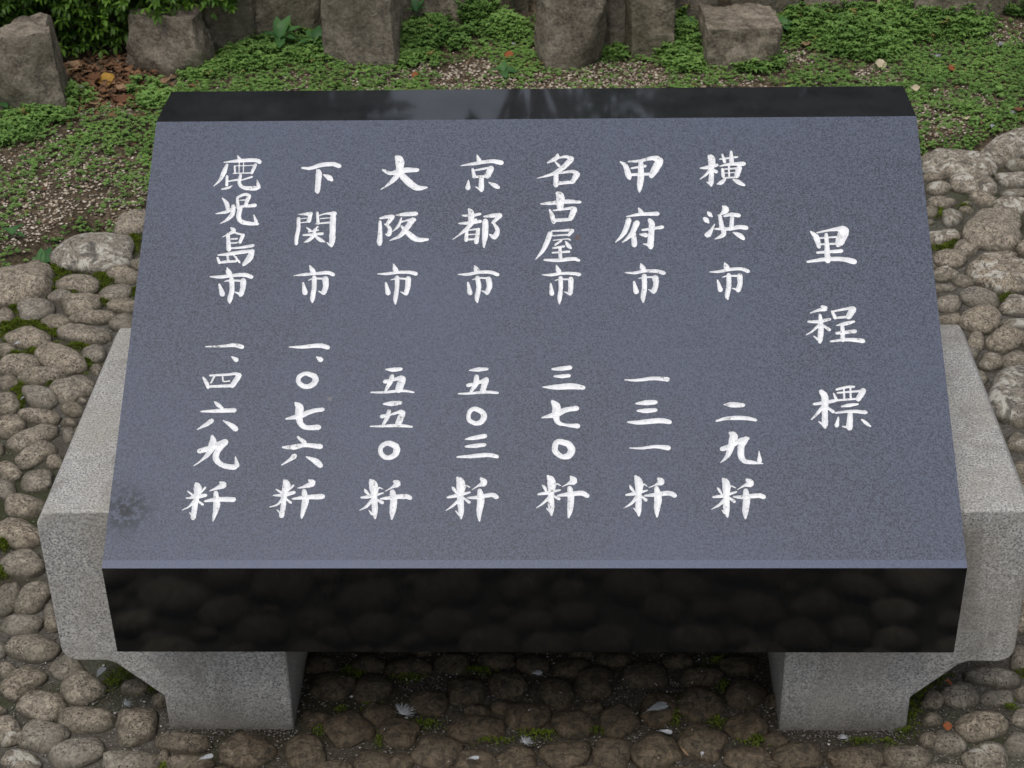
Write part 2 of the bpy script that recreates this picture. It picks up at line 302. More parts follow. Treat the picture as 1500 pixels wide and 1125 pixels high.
def pebble(a, b, h, seed, nu=22, nv=9, bury=.35):
    """rounded stone, semi-axes a (x), b (y), top at h; sides run below the bed"""
    rs = random.Random(seed); o = Vector((rs.uniform(-50, 50), rs.uniform(-50, 50), rs.uniform(-50, 50)))
    ex = rs.uniform(2.2, 3.2); V = []; k = [rs.uniform(-.07, .07) for _ in range(4)]
    tx, ty = rs.uniform(-.16, .16), rs.uniform(-.16, .16)
    for j in range(nv):
        ph = (j+.0)/(nv-.5)*(math.pi*.5+.6)
        for i in range(nu):
            th = 2*math.pi*i/nu; c, s = math.cos(th), math.sin(th)
            rr = (abs(c)**ex+abs(s)**ex)**(-1/ex)*(1+k[0]*math.cos(2*th+k[1]*30)+k[2]*math.cos(3*th+k[3]*40))
            sp = math.sin(min(ph, math.pi*.5))**.88 if ph < math.pi/2 else math.cos(ph-math.pi/2)**.6
            cp = math.cos(ph)
            x, y = rr*c*sp, rr*s*sp; z = (abs(cp)**.85)*(1 if cp > 0 else -1)
            z += (tx*x+ty*y)*max(cp, 0)
            d = 1+.15*noise.noise(Vector((x*1.2, y*1.2, z*1.2))+o)+.08*noise.noise(Vector((x*3.2, y*3.2, z*3.2))+o)
            V.append((x*a*d, y*b*d, z*h*d))
    V.append((0, 0, h*(1+.09*noise.noise(o))))
    for i in range(nu): pass
    F = []
    for j in range(1, nv-1):
        for i in range(nu): F.append((j*nu+i, (j+1)*nu+i, (j+1)*nu+(i+1) % nu, j*nu+(i+1) % nu))
    top = len(V)-1
    T = [(top, nu+i, nu+(i+1) % nu) for i in range(nu)]
    return V, F, T
def pebble_mesh(name, *a, **k):
    V, F, T = pebble(*a, **k); nu = k.get('nu', 22)
    me = bpy.data.meshes.new(name); me.from_pydata(V, [], F+T); me.update()
    me.polygons.foreach_set('use_smooth', np.ones(len(me.polygons), dtype=bool)); return me
placed = []
for n_, tok in enumerate(COB.split()):
    cx, cy, a, b, an = map(float, tok.split(','))
    hpx = b
    c0 = on_z(cx, cy+1.5, .008); th = math.radians(an)
    p1 = on_z(cx+a*math.cos(th), cy+1.5-a*math.sin(th), .008)-c0
    p2 = on_z(cx+b*math.sin(th), cy+1.5+b*math.cos(th), .008)-c0
    # affine image of the ellipse; the stone's own height takes up part of what is seen, so its depth is less
    dv = (c0-CAM).normalized(); sp_ = -dv.z; cp_ = math.sqrt(1-sp_*sp_)
    A = np.array([[p1.x, p2.x], [p1.y, p2.y]]); B0 = math.hypot(p1.y, p2.y); A0 = math.hypot(p1.x, p2.x); Bk = B0
    for _ in range(12):
        h = min(max(.52*math.sqrt(A0*Bk), .013), .045); Bk = max(.5*Bk+.5*(B0*2-math.sqrt(Bk*Bk+(h*cp_/sp_)**2)), .45*B0)
    A[1] *= Bk/B0; U, sv, _ = np.linalg.svd(A); sv = sv*(.96 if cx > 1340 and cy < 700 else 1.0); sv1 = sv[1]*1.07; c0.y -= (B0-Bk)*.9
    ang = math.atan2(U[1, 0], U[0, 0])
    me = pebble_mesh('cobblestone', sv[0]*1.05, sv1, h, n_, nu=30, nv=11) if a > 25 else pebble_mesh('cobblestone', sv[0]*1.05, sv1, h, n_)
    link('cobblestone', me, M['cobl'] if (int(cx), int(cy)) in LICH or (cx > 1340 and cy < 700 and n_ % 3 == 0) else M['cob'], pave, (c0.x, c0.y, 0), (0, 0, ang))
    placed.append((c0.x, c0.y, sv[0], sv1, ang))
# cobbles outside the picture and hidden behind the tablet: one spread of real stones
def in_frame(p, m=0):
    v = Vector(p)-CAM; z = v.dot(fwd); x = 750+FPX*v.dot(RT)/z; y = 562.5-FPX*v.dot(UP)/z
    return -m < x < 1500+m and -m < y < 1125+m
PA = np.array(placed)
ck, sk = np.cos(PA[:, 4]), np.sin(PA[:, 4])
def free(x, y, r):
    dx, dy = x-PA[:, 0], y-PA[:, 1]; u = (dx*ck+dy*sk)/(PA[:, 2]+r*.92); v = (-dx*sk+dy*ck)/(PA[:, 3]+r*.92)
    return np.min(u*u+v*v) > 1
def behind(x, y, r):                                 # hidden by the tablet from the front
    v = Vector((x, y, .02))-CAM; z = v.dot(fwd); px = 750+FPX*v.dot(RT)/z; py = 562.5-FPX*v.dot(UP)/z; k = 30+r*900
    return 150+k < py < 955-k*.5 and 230-(py-180)*.125+k < px < 1341+(py-171)*.115-k
VV, FF, TT, extra = [], [], [], []
for R, tries in ((.048, 9000), (.034, 12000), (.02, 9000)):
    cells = {}
    for (x, y, r) in extra: cells.setdefault((int(x//.1), int(y//.1)), []).append((x, y, r))
    for _ in range(tries):
        x, y = rng.uniform(-1.9, 1.9), rng.uniform(-1.3, 2.5); r = R*rng.uniform(.8, 1.15)
        if y > edge_y(x)-r or not free(x, y, r): continue
        if in_frame((x, y, 0), -25) and not behind(x, y, r) and (r > .021 or rng.random() < .5): continue
        ci, cj = int(x//.1), int(y//.1)
        if any((x-X)**2+((y-Y)*1.2)**2 < (r+q)**2*.88 for i in (-1, 0, 1) for j in (-1, 0, 1) for X, Y, q in cells.get((ci+i, cj+j), [])): continue
        extra.append((x, y, r)); cells.setdefault((ci, cj), []).append((x, y, r))
for q, (x, y, r) in enumerate(extra):
    small = in_frame((x, y, 0), 30); V, F, T = pebble(r*rng.uniform(.95, 1.2), r*rng.uniform(.75, .95), min(.4*r+.008, .03)*(.8 if r < .025 else 1), 1000+q, nu=16, nv=7)
    a = rng.uniform(-.5, .5); c, s = math.cos(a), math.sin(a); o = len(VV)
    VV += [(x+vx*c-vy*s, y+vx*s+vy*c, vz) for vx, vy, vz in V]; FF += [tuple(i+o for i in f) for f in F+T]
me = bpy.data.meshes.new('cobblestone_spread'); me.from_pydata(VV, [], FF); me.update()
me.polygons.foreach_set('use_smooth', np.ones(len(me.polygons), dtype=bool))
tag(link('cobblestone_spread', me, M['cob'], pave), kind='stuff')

# ------------------------------------------------------------------ support blocks
def support(side):
    pr = [(.377, 0), (.573, 0), (.573, .066), (.640, .132)]
    pr += [(.653, .137)] + [(.695+.025*math.sin(t), .162-.025*math.cos(t)) for t in (0, .4, .8, 1.2, math.pi/2)]
    pr += [(.721, .395), (.708, .417), (.6035, .417), (.6035, .2465), (.377, .2465)]
    pr = [(x, z if z > 0 else -.05) for x, z in pr]
    bm = bmesh.new(); f = [bm.verts.new((x*side, .111, z)) for x, z in pr]; b = [bm.verts.new((x*side, .65, z)) for x, z in pr]
    bm.faces.new(f); bm.faces.new(b[::-1]); n = len(pr)
    for i in range(n): bm.faces.new((f[i], b[i], b[(i+1) % n], f[(i+1) % n]))
    bmesh.ops.recalc_face_normals(bm, faces=bm.faces); me = bpy.data.meshes.new('granite_support_block'); bm.to_mesh(me); bm.free()
    me.polygons.foreach_set('use_smooth', np.ones(len(me.polygons), dtype=bool))
    o = link('granite_support_block', me, M['grey'])
    md = o.modifiers.new('bevel', 'BEVEL'); md.width = .0045; md.segments = 3; md.limit_method = 'ANGLE'; md.angle_limit = .45; md.harden_normals = True
    return o
tag(support(-1), 'pale grey granite support block bracketing the left end of the dark inscribed tablet', 'stone block', 'granite blocks carrying the tablet')
tag(support(1), 'pale grey granite support block under the right end of the dark inscribed tablet', 'stone block', 'granite blocks carrying the tablet')

# ------------------------------------------------------------------ lettering (brush strokes read as x,y,width along each stroke)
ICHI = {}
SHI = "190,815,8 205,850,28 224,872,12;88,880,8 150,878,18 225,868,18 300,865,20 345,878,22;145,935,12 160,1005,28;175,915,6 215,906,12 290,908,14;215,900,26 218,970,24 210,1040,24 208,1073,10;290,908,32 290,960,28 278,1005,26;240,992,6 275,1005,18"
SEN = "130,782,18 150,820,44 150,900,34 155,1000,32 155,1052,14;65,910,14 130,900,22 215,878,12;88,842,6 102,862,18 125,895,10;214,850,6 182,838,12 168,880,12;140,925,20 100,970,16 52,998,4;165,915,12 205,942,20;118,1000,6 140,1025,16;290,792,20 308,815,38 270,835,14 225,860,4;195,915,12 260,912,22 360,900,26 396,915,26;278,865,28 285,930,38 280,1010,30 275,1065,12"
SEN2 = "108,875,14 118,900,36 112,960,26 100,1020,26 92,1078,24;70,1045,5 90,1072,12;50,962,8 110,955,20 165,945,18;58,920,6 90,945,14;162,900,14 130,938,10;100,975,16 70,1010,12 28,1032,5;115,975,10 148,1000,14;250,868,12 270,885,30 225,905,16 188,920,4;160,980,12 230,970,22 330,970,24;225,930,22 230,1000,32 215,1070,18 208,1098,6"
GL = [  # origin x, origin y, zoom, [characters]
 (300, 215, 4.6875, [
  "225,58,6 240,92,26;130,105,8 230,95,20 340,90,22 375,102,26;152,122,18 130,175,26 105,225,18 60,270,4;204,130,12 207,180,11;210,130,7 335,126,9;347,122,20 322,178,18;195,181,9 320,178,10;236,98,8 235,180,7;266,110,7 264,180,7;152,200,16 150,262,19;160,235,10 222,225,14;115,290,10 160,280,16 188,265,6;245,192,18 237,250,20 270,280,22 340,284,26 376,280,14;358,225,4 368,272,24;250,228,10 322,205,14",
  "120,350,8 150,390,24 158,435,20;225,345,16 275,325,18 305,335,22;222,350,16 228,418,20;303,338,24 278,402,20;235,366,8 275,364,10;230,410,14 345,400,22;75,458,8 150,445,20 190,420,14;195,408,26 188,462,26 150,500,18 108,525,8;242,420,28 232,480,26 255,514,24 310,525,22 362,528,18;335,465,4 352,515,22",
  "180,556,14 198,575,26 160,600,14 120,618,6;158,600,20 165,705,26;190,585,12 250,600,14;262,605,22 240,655,20;180,632,12 222,630,11;180,660,12 222,657,11;170,695,12 250,690,16 330,676,20;90,742,10 160,735,20 250,722,22 322,714,20;326,715,26 305,765,36 265,808,20;200,745,10 238,792,14;86,760,14 100,795,18;155,740,16 160,785,16;95,795,14 150,787,18 215,785,14;215,755,12 218,785,12",
  ("SHI", 35, 325, 828, 1078)]),
 (420, 215, 4.6875, [
  "105,143,14 160,146,20 230,125,24 310,117,24 360,130,26;205,155,10 220,178,32 215,250,30 210,300,28 213,315,10;250,188,8 290,210,30 310,228,18",
  "80,490,20 80,560,22 68,620,22 65,665,20;82,462,8 100,462,12 165,458,24;162,462,22 152,508,24;92,492,8 148,488,8;90,520,8 148,514,10;210,450,16 215,525,18;222,470,9 270,457,12 330,456,24;320,458,30 315,550,32 312,640,32 306,680,18;275,655,6 300,675,18;228,492,8 300,486,8;200,527,10 300,518,14;135,552,6 160,572,16;212,548,14 190,570,10;150,582,12 215,570,14;115,605,14 245,595,18;190,565,14 185,605,22 150,640,20 118,655,6;190,608,12 230,638,22 262,652,8",
  ("SHI", 50, 325, 812, 1072)]),
 (540, 215, 4.6875, [
  "192,70,24 213,98,50 208,170,34 170,225,26 120,268,14 82,292,4;98,158,16 150,180,22 240,160,30 335,158,22;215,182,30 270,237,38 330,280,32 398,278,14",
  "78,512,18 78,600,24 74,655,30 78,674,10;78,490,14 120,480,20 165,478,24;162,482,26 128,528,20;112,530,12 145,560,22 138,600,24 115,598,8;188,468,8 240,463,22 325,458,24;225,485,10 205,540,18 166,580,6;220,515,12 290,498,16 312,500,24;302,500,30 262,555,30 215,610,22 145,642,8;225,543,14 255,577,26 310,624,32 350,638,26 406,635,16",
  ("SHI", 60, 328, 802, 1078)]),
 (655, 215, 4.6875, [
  "205,54,8 220,94,28;95,128,8 200,112,20 300,98,22 372,108,28;175,152,16 186,205,22;190,160,12 290,142,16;300,148,36 275,200,32;190,205,16 290,200,18;235,212,26 235,285,28 235,304,14;195,272,8 225,292,14;146,228,8 142,280,30;285,242,8 325,264,26 352,278,20",
  "150,428,16 165,455,32 165,515,30;105,470,12 160,472,18 225,460,18;78,525,10 140,522,20 228,510,20;195,500,20 130,565,22 80,605,12 38,635,4;135,572,18 130,640,22;140,572,10 215,562,14;214,565,22 200,655,24;145,602,10 205,598,10;130,636,14 200,632,14;262,508,30 260,600,34 252,688,12;250,478,10 300,472,22 362,468,26;365,472,24 312,520,18;315,518,14 345,570,24 325,618,28 290,600,10",
  ("SHI", 77, 348, 808, 1070)]),
 (775, 215, 4.6875, [
  "195,52,16 188,75,26 128,108,12;200,76,12 250,66,18 295,80,24;290,86,30 240,135,28 160,185,20 55,215,5;178,100,10 206,130,18;185,182,24 185,262,28;190,182,12 290,168,20 330,180,24;330,188,34 297,240,26;190,250,22 300,240,20",
  "82,390,12 150,385,22 250,375,24 350,378,18;195,318,24 215,345,46 212,422,32;140,430,12 158,470,24 170,515,24;165,436,10 300,418,20;310,428,34 287,490,28;165,505,22 287,496,20",
  "155,577,10 290,570,18;296,575,24 272,605,18;150,610,10 270,602,13;145,592,26 125,650,28 95,710,22 45,772,6;165,641,8 260,631,10 282,638,12;222,642,14 180,672,14;165,694,14 240,682,15;250,648,10 270,678,24 288,695,14;160,726,12 275,718,16;212,692,18 215,770,22;105,775,14 200,778,22 300,768,22 342,778,18",
  ("SHI", 85, 348, 812, 1075)]),
 (895, 215, 4.6875, [
  "65,102,12 100,130,26 120,195,32 130,220,14;120,100,12 200,95,18 280,77,24 320,82,36;335,95,42 302,155,42 277,198,30;140,146,13 235,130,18;135,190,18 275,185,18;205,98,24 205,200,34 198,270,30 195,308,12",
  "190,420,12 208,450,28;108,478,10 200,462,20 320,458,24;122,502,30 100,570,28 70,615,20 30,655,4;178,522,34 145,590,26 110,630,18 78,655,5;155,590,24 160,665,30 160,684,12;215,570,14 300,558,18 352,550,22;265,502,24 280,530,32 275,600,32 272,678,34 275,694,14;222,665,8 255,672,18;198,600,10 235,605,26 245,608,12",
  ("SHI", 90, 370, 795, 1068)]),
 (1015, 215, 4.6875, [
  "50,145,10 100,140,22 165,124,20;110,62,18 128,85,42 128,160,26 125,240,28 125,266,14;95,240,8 115,250,18;118,152,18 90,190,16 48,222,6;130,150,12 160,170,22;202,50,12 218,102,20;262,32,16 266,98,28;185,84,12 305,68,14;185,130,10 260,117,20 350,115,24;203,152,18 208,200,20;215,152,10 300,146,14;318,143,32 300,200,28;210,180,8 300,174,9;210,212,12 300,208,12;247,125,12 249,210,12;220,222,16 195,244,24 165,255,8;275,222,10 310,240,26 352,262,16",
  "100,445,8 115,462,24 132,478,10;72,485,8 90,500,28 108,520,12;150,528,4 122,578,22 102,602,32 85,600,10;205,406,12 225,430,38 195,460,16 170,468,6;185,472,20 200,558,28;215,475,14 260,463,22 315,470,24;270,475,22 265,558,24;150,562,12 240,562,22 320,550,24 366,555,26;210,562,26 210,600,26 180,620,18 150,632,6;275,586,8 320,606,28 348,630,20",
  ("SHI", 110, 380, 788, 1052)]),
 (1170, 320, 3.516, [
  "62,66,10 90,97,24 105,145,18;95,72,9 170,57,14 230,52,28;235,64,42 212,118,36 200,140,14;105,100,9 195,94,10;105,132,11 195,129,11;142,80,16 150,215,26;95,175,12 220,166,18;45,222,12 130,210,18 220,208,20 286,222,24",
  "120,452,14 138,464,20 100,472,14 60,486,4;50,530,12 100,530,16 160,518,14;110,497,14 115,560,22 110,625,20 108,640,8;78,605,6 100,622,14;105,547,16 70,580,10 40,598,4;120,547,10 158,572,16;172,477,12 188,510,18;180,477,10 270,459,15;280,467,28 257,505,24;185,511,12 257,505,13;195,550,6 240,541,18 285,530,12;195,590,14 290,580,18;225,557,18 228,625,20;165,632,10 250,623,16 332,630,20",
  "78,955,12 120,950,16 185,938,16;115,890,20 135,920,28 135,1000,24 135,1060,24 137,1078,10;103,1045,6 125,1060,14;125,967,16 95,1005,14 65,1035,6;140,967,10 178,995,16;195,880,12 250,867,13 285,866,12;180,900,8 195,935,15;200,897,9 320,887,12;332,887,26 307,930,22;232,872,9 235,925,10;266,872,9 268,925,10;195,936,11 305,927,11;220,968,8 260,961,17 305,955,10;190,1000,10 270,992,15 345,998,18;265,1002,20 262,1070,26 262,1085,10;225,1070,6 250,1074,14;205,1022,8 196,1065,20;325,1035,10 350,1055,16 370,1070,8"]),
 (260, 490, 4.018, [
  "165,70,8 260,67,14 335,62,20 380,72,22;318,128,8 345,148,24",
  "150,250,10 170,285,20 180,313,14;190,240,12 290,235,14 340,230,16 362,240,26;360,245,26 322,300,24;180,305,14 325,300,17;216,245,13 196,284,10;265,245,10 270,274,9 305,272,10",
  "218,395,10 240,415,20 265,434,14;138,452,10 240,448,20 335,445,22;200,507,24 165,530,20 115,558,4;268,505,6 310,530,22 342,555,26",
  "203,597,16 208,640,36 180,700,24 140,740,12 95,772,4;128,685,24 190,668,26 240,642,22 280,630,28;280,632,32 238,680,28 226,730,28 265,768,24 330,780,26 350,768,14;340,718,4 350,770,24",
  SEN2]),
 (395, 490, 4.018, [
  "115,72,8 190,72,18 290,64,22 342,75,22;275,130,8 300,147,26",
  "215,228,20 262,245,26 268,275,28 240,301,26 200,304,22 171,282,22;200,304,22 171,282,22 173,248,22 216,228,20 262,245,26",
  "152,402,16 175,430,38 172,480,34 186,528,26 220,547,24 288,545,26;95,495,10 170,480,26 250,450,22 312,440,20",
  "165,602,14 205,635,22;78,662,14 140,662,24 210,650,20 298,658,26;145,714,26 120,735,18 68,768,4;215,718,8 270,745,28 298,770,26",
  ("SEN2", 0, 315, 855, 1085)]),
 (520, 530, 4.6875, [
  "210,50,10 260,53,24 316,48,20;255,97,24 240,140,28 210,196,16;205,135,24 245,126,18 320,107,26;325,117,40 300,190,40;108,208,10 200,208,16 320,197,18 403,208,12",
  "195,288,12 250,285,28 312,280,22;233,334,22 220,382,24 186,440,12;184,374,24 240,362,16 318,338,20;326,350,34 296,425,34;105,442,10 190,440,16 300,436,20 390,445,14",
  "228,557,28 278,577,34 284,620,36 250,652,28 205,654,26 176,625,24;205,654,26 176,625,24 182,580,26 229,557,28 278,577,34",
  ("SEN", 25, 383, 805, 1085)]),
 (650, 530, 4.6875, [
  "175,58,8 230,52,24 298,48,18;225,100,26 220,150,30 185,205,16;165,160,22 220,147,18 290,122,26;290,122,34 266,203,30;100,218,10 180,215,16 290,206,18 370,212,16",
  "208,320,24 260,341,30 276,375,32 255,412,30 215,421,24 174,400,24;215,421,24 174,400,24 174,350,24 209,320,24 260,341,30",
  "150,530,12 210,521,24 283,508,26;150,580,14 210,576,24 280,568,22;92,652,12 180,648,22 300,638,24 366,650,22",
  ("SEN", 15, 368, 788, 1092)]),
 (775, 530, 4.6875, [
  "160,48,14 220,46,24 283,38,24;172,98,12 225,98,22 276,94,20;95,172,10 180,172,28 290,166,34 373,176,24",
  "160,270,20 188,310,46 185,370,38 200,415,26 250,432,18 335,440,28;90,382,12 180,360,32 260,327,28 328,318,28",
  "205,546,30 263,561,34 292,600,40 272,642,36 220,649,26 181,615,32;220,649,26 181,615,32 180,570,32 206,546,30 263,561,34",
  ("SEN", 50, 400, 778, 1068)]),
 (905, 530, 4.6875, [
  "48,122,8 130,125,18 240,113,22 343,119,26",
  "125,285,12 190,280,28 260,276,24;135,335,14 190,335,26 260,330,22;68,412,12 150,415,26 280,403,30 356,412,26",
  "82,590,8 160,592,16 260,581,20 348,590,28",
  ("SEN", 40, 392, 785, 1068)]),
 (1035, 580, 5.92, [
  "150,72,10 220,75,38 318,78,28;85,215,16 180,192,26 330,190,30 428,208,22",
  "205,320,24 235,350,56 215,430,48 180,520,30 120,578,6;134,458,34 200,437,34 290,387,36 358,367,26;340,372,42 303,430,46 298,510,44 330,563,34 400,575,26 488,585,10;455,475,6 460,562,34",
  ("SEN", 40, 497, 710, 1065)]),
]
TPL = {'SHI': (SHI, 85, 348, 812, 1075), 'SEN': (SEN, 50, 400, 778, 1068), 'SEN2': (SEN2, 25, 335, 868, 1100)}
def cr(P, n):                                        # Catmull-Rom through the stroke's points
    if len(P) == 2: P = [P[0], tuple((a+b)/2 for a, b in zip(*P)), P[1]]
    P = [tuple(2*a-b for a, b in zip(P[0], P[1]))]+P+[tuple(2*a-b for a, b in zip(P[-1], P[-2]))]; out = []
    for i in range(1, len(P)-2):
        for k in range(n):
            t = k/n; out.append(tuple(.5*(2*b+(c-a)*t+(2*a-5*b+4*c-d)*t*t+(3*b-a-3*c+d)*t**3) for a, b, c, d in zip(*P[i-1:i+3])))
    out.append(P[-2]); return out
polys, centers, owner, cowner = [], [], [], []; nch = 0; grj = random.Random(3)
for ox, oy, zm, chars in GL:
    for ch in chars:
        mp = lambda x, y: (x, y)
        if isinstance(ch, tuple):
            T, a0, a1, b0, b1 = TPL[ch[0]]; _, c0, c1, d0, d1 = ch
            mp = (lambda x, y, a0=a0, a1=a1, b0=b0, b1=b1, c0=c0, c1=c1, d0=d0, d1=d1: (c0+(x-a0)/(a1-a0)*(c1-c0), d0+(y-b0)/(b1-b0)*(d1-d0)))
            ws = (c1-c0)/(a1-a0); ch = T; jt = 4.0
        else: ws = 1; jt = 0
        for st in ch.split(';'):
            P = []
            for p in st.split():
                x, y, wd = map(float, p.split(',')); x, y = mp(x+grj.uniform(-jt, jt), y+grj.uniform(-jt, jt)); P.append((x, y, max(wd*ws*(1+grj.uniform(-.02, .02)*jt)*(1.04+.24*min(max((wd-10)/14, 0), 1))+.9, 7.5)))
            Q = cr(P, 5); L, R = [], []; Q2 = [(ox+x/zm, oy+y/zm, max(wd, 5)/zm) for x, y, wd in Q]
            G = [px_face(x, y) for x, y, _ in Q2]
            # width in metres on the face: pixels per metre there
            for i, (x, y, wd) in enumerate(Q2):
                a, b = Q2[max(i-1, 0)], Q2[min(i+1, len(Q2)-1)]; tx, ty = b[0]-a[0], b[1]-a[1]; n = math.hypot(tx, ty) or 1
                nx_, ny_ = -ty/n, tx/n; hw = wd/2; j1 = 1+grj.uniform(-.07, .07); j2 = 1+grj.uniform(-.07, .07)
                L.append((x+nx_*hw*j1, y+ny_*hw*j1)); R.append((x-nx_*hw*j2, y-ny_*hw*j2))
            for q_ in range(len(L)-1):
                polys.append([px_face(*p) for p in (L[q_], L[q_+1], R[q_+1], R[q_])]); owner.append(nch)
            for q_, (x, y, wd) in enumerate(Q2):
                if q_ in (0, len(Q2)-1) or q_ % 3 == 0:
                    rr = wd*(.5 if 0 < q_ < len(Q2)-1 else .46); polys.append([px_face(x+rr*math.cos(t*math.pi/5+.2), y+rr*math.sin(t*math.pi/5+.2)) for t in range(10)]); owner.append(nch)
            centers.append(G); cowner.append(nch)
        nch += 1
from collections import defaultdict
rimP, rimE, glyphs = [], [], []                      # rim points and edges of all characters; per-character meshes
for c in range(nch):
    pts = []; faces = []; cps = []
    for poly, o in zip(polys, owner):
        if o != c: continue
        a2 = sum(poly[k][0]*poly[(k+1) % len(poly)][1]-poly[(k+1) % len(poly)][0]*poly[k][1] for k in range(len(poly)))
        if abs(a2) < 1e-9: continue
        if a2 < 0: poly = poly[::-1]
        k = len(pts); pts += poly; faces.append(list(range(k, k+len(poly))))
    cps = [p for G, o in zip(centers, cowner) if o == c for p in G]
    edges = [(f[k], f[(k+1) % len(f)]) for f in faces for k in range(len(f))]
    ov, oe, of, vo, eo, fo = geometry.delaunay_2d_cdt([Vector(p) for p in pts+cps], edges, [], 0, 2e-5, True)
    OV = np.array([tuple(v) for v in ov]); CN = np.array([OV[list(f)].mean(0) for f in of]); inn = np.zeros(len(of), bool)
    for f in faces:
        P_ = np.array([pts[k] for k in f]); wn_ = np.zeros(len(of))
        for k in range(len(f)):
            p_, q_ = P_[k], P_[(k+1) % len(f)]; cr_ = (q_[0]-p_[0])*(CN[:, 1]-p_[1])-(q_[1]-p_[1])*(CN[:, 0]-p_[0])
            wn_ += ((p_[1] <= CN[:, 1]) & (q_[1] > CN[:, 1]) & (cr_ > 0)); wn_ -= ((p_[1] > CN[:, 1]) & (q_[1] <= CN[:, 1]) & (cr_ < 0))
        inn |= wn_ != 0
    tri = [list(f) for f, o in zip(of, inn) if o]
    ec = defaultdict(int)
    for f in tri:
        for a, b in zip(f, f[1:]+f[:1]): ec[(min(a, b), max(a, b))] += 1
    re_ = [e for e, n in ec.items() if n == 1]; PT = np.array([tuple(v) for v in ov])
    A_ = PT[[e[0] for e in re_]]; B_ = PT[[e[1] for e in re_]]; AB = B_-A_; LL = (AB**2).sum(1)+1e-18; rv = {i for e in re_ for i in e}; dep = {}
    for vi in {v for f in tri for v in f}:
        if vi in rv: dep[vi] = 0.0; continue
        p = PT[vi]; t = np.clip(((p-A_)*AB).sum(1)/LL, 0, 1); dep[vi] = math.sqrt(((A_+AB*t[:, None]-p)**2).sum(1).min())
    glyphs.append((tri, PT, dep)); k0 = {}
    for e in re_:
        q_ = []
        for v in e:
            if v not in k0: k0[v] = len(rimP); rimP.append(tuple(PT[v]))
            q_.append(k0[v])
        rimE.append(tuple(q_))
cor = [(-W, .012), (W, .012), (W, SL), (-W, SL)]
nb_ = 4; ov, oe, of, vo, eo, fo = geometry.delaunay_2d_cdt([Vector(p) for p in cor+rimP], [(0, 1), (1, 2), (2, 3), (3, 0)]+[(a+4, b+4) for a, b in rimE], [], 1, 1e-7, True)
PT = np.array([tuple(v) for v in ov]); RP = np.array(rimP); EA = RP[[e[0] for e in rimE]]; EB = RP[[e[1] for e in rimE]]
inside = []
cent = np.array([PT[list(f)].mean(0) for f in of])
for c_ in cent:                                      # even-odd test against the rims
    m_ = (EA[:, 1] > c_[1]) != (EB[:, 1] > c_[1]); xa = EA[m_, 0]+(c_[1]-EA[m_, 1])*(EB[m_, 0]-EA[m_, 0])/(EB[m_, 1]-EA[m_, 1])
    inside.append(0 if (xa > c_[0]).sum() % 2 else -1)
ecount = defaultdict(list)
for fi, f in enumerate(of):
    for a, b in zip(f, list(f[1:])+[f[0]]): ecount[(min(a, b), max(a, b))].append(fi)
rim = [e for e, fs in ecount.items() if len(fs) == 2 and (inside[fs[0]] >= 0) != (inside[fs[1]] >= 0)]
# slab: inclined face with the characters cut out of it, narrow lip, polished sides
fv = [face_pt(v[0], v[1]) for v in ov]; 
me = bpy.data.meshes.new('tablet_face')
bm = bmesh.new(); bv = {}
def gv(i):
    if i not in bv: bv[i] = bm.verts.new(fv[i])
    return bv[i]
for f, i in zip(of, inside):
    if i < 0: bm.faces.new([gv(k) for k in f])
seen = set(); lowv = {}
for e_ in rim:
    fs = ecount[e_]
    for k in e_:
        if k not in lowv: lowv[k] = bm.verts.new(face_pt(PT[k][0], PT[k][1], -.0012))
    bm.faces.new([gv(e_[0]), gv(e_[1]), lowv[e_[1]], lowv[e_[0]]])
c4 = [gv(k) for k in range(4)] if all(k in bv for k in range(4)) else None
def find(s_, t_):
    p = face_pt(s_, t_); return min(bm.verts, key=lambda v: (v.co-p).length)
fl, frr = find(-W, .012), find(W, .012); bl, br = find(-W, SL), find(W, SL)
l0, l1 = bm.verts.new((-W, 0, ZB+H)), bm.verts.new((W, 0, ZB+H))
bm.faces.new([l0, l1, frr, fl])
for f in bm.faces: f.material_index = 0
bm.faces.ensure_lookup_table(); bm.faces[-1].material_index = 2
e = .0015
def q(*co):
    f = bm.faces.new([v if isinstance(v, bmesh.types.BMVert) else bm.verts.new(v) for v in co]); f.material_index = 1; return f
b0, b1 = bm.verts.new((-W+.002, 0, ZB)), bm.verts.new((W-.002, 0, ZB)); k0, k1 = bm.verts.new((-W+.002, Y2, ZB)), bm.verts.new((W-.002, Y2, ZB))
t0, t1 = bm.verts.new((-W, Y2, Z1-.001)), bm.verts.new((W, Y2, Z1-.001))
q(b0, b1, l1, l0); q(bl, br, t1, t0).material_index = 3; q(t0, t1, k1, k0); q(k0, k1, b1, b0); q(b0, l0, fl, bl, t0, k0); q(b1, k1, t1, br, frr, l1)
bmesh.ops.recalc_face_normals(bm, faces=bm.faces)
bm.to_mesh(me); bm.free(); me.materials.append(M['honed']); me.materials.append(M['pol']); me.materials.append(M['lip']); me.materials.append(M['top'])
tab = bpy.data.objects.new('inscribed_tablet', None); COL.objects.link(tab)
tag(tab, 'sloping dark granite tablet carved with white Japanese place names, resting on two grey blocks', 'stone tablet')
link('slab', me, None, tab)
for c in range(nch):
    tri, PT_, dep = glyphs[c]; idx = {}; V = []; F = []
    for f in tri:
        r = []
        for k in f:
            if k not in idx: idx[k] = len(V); V.append(face_pt(PT_[k][0], PT_[k][1], -min(dep[k]*.85, .004)-.0009))
            r.append(idx[k])
        F.append(r)
    me = bpy.data.meshes.new('engraved_character'); me.from_pydata([tuple(v) for v in V], [], F); me.update()
    link('engraved_character', me, M['white'], tab)

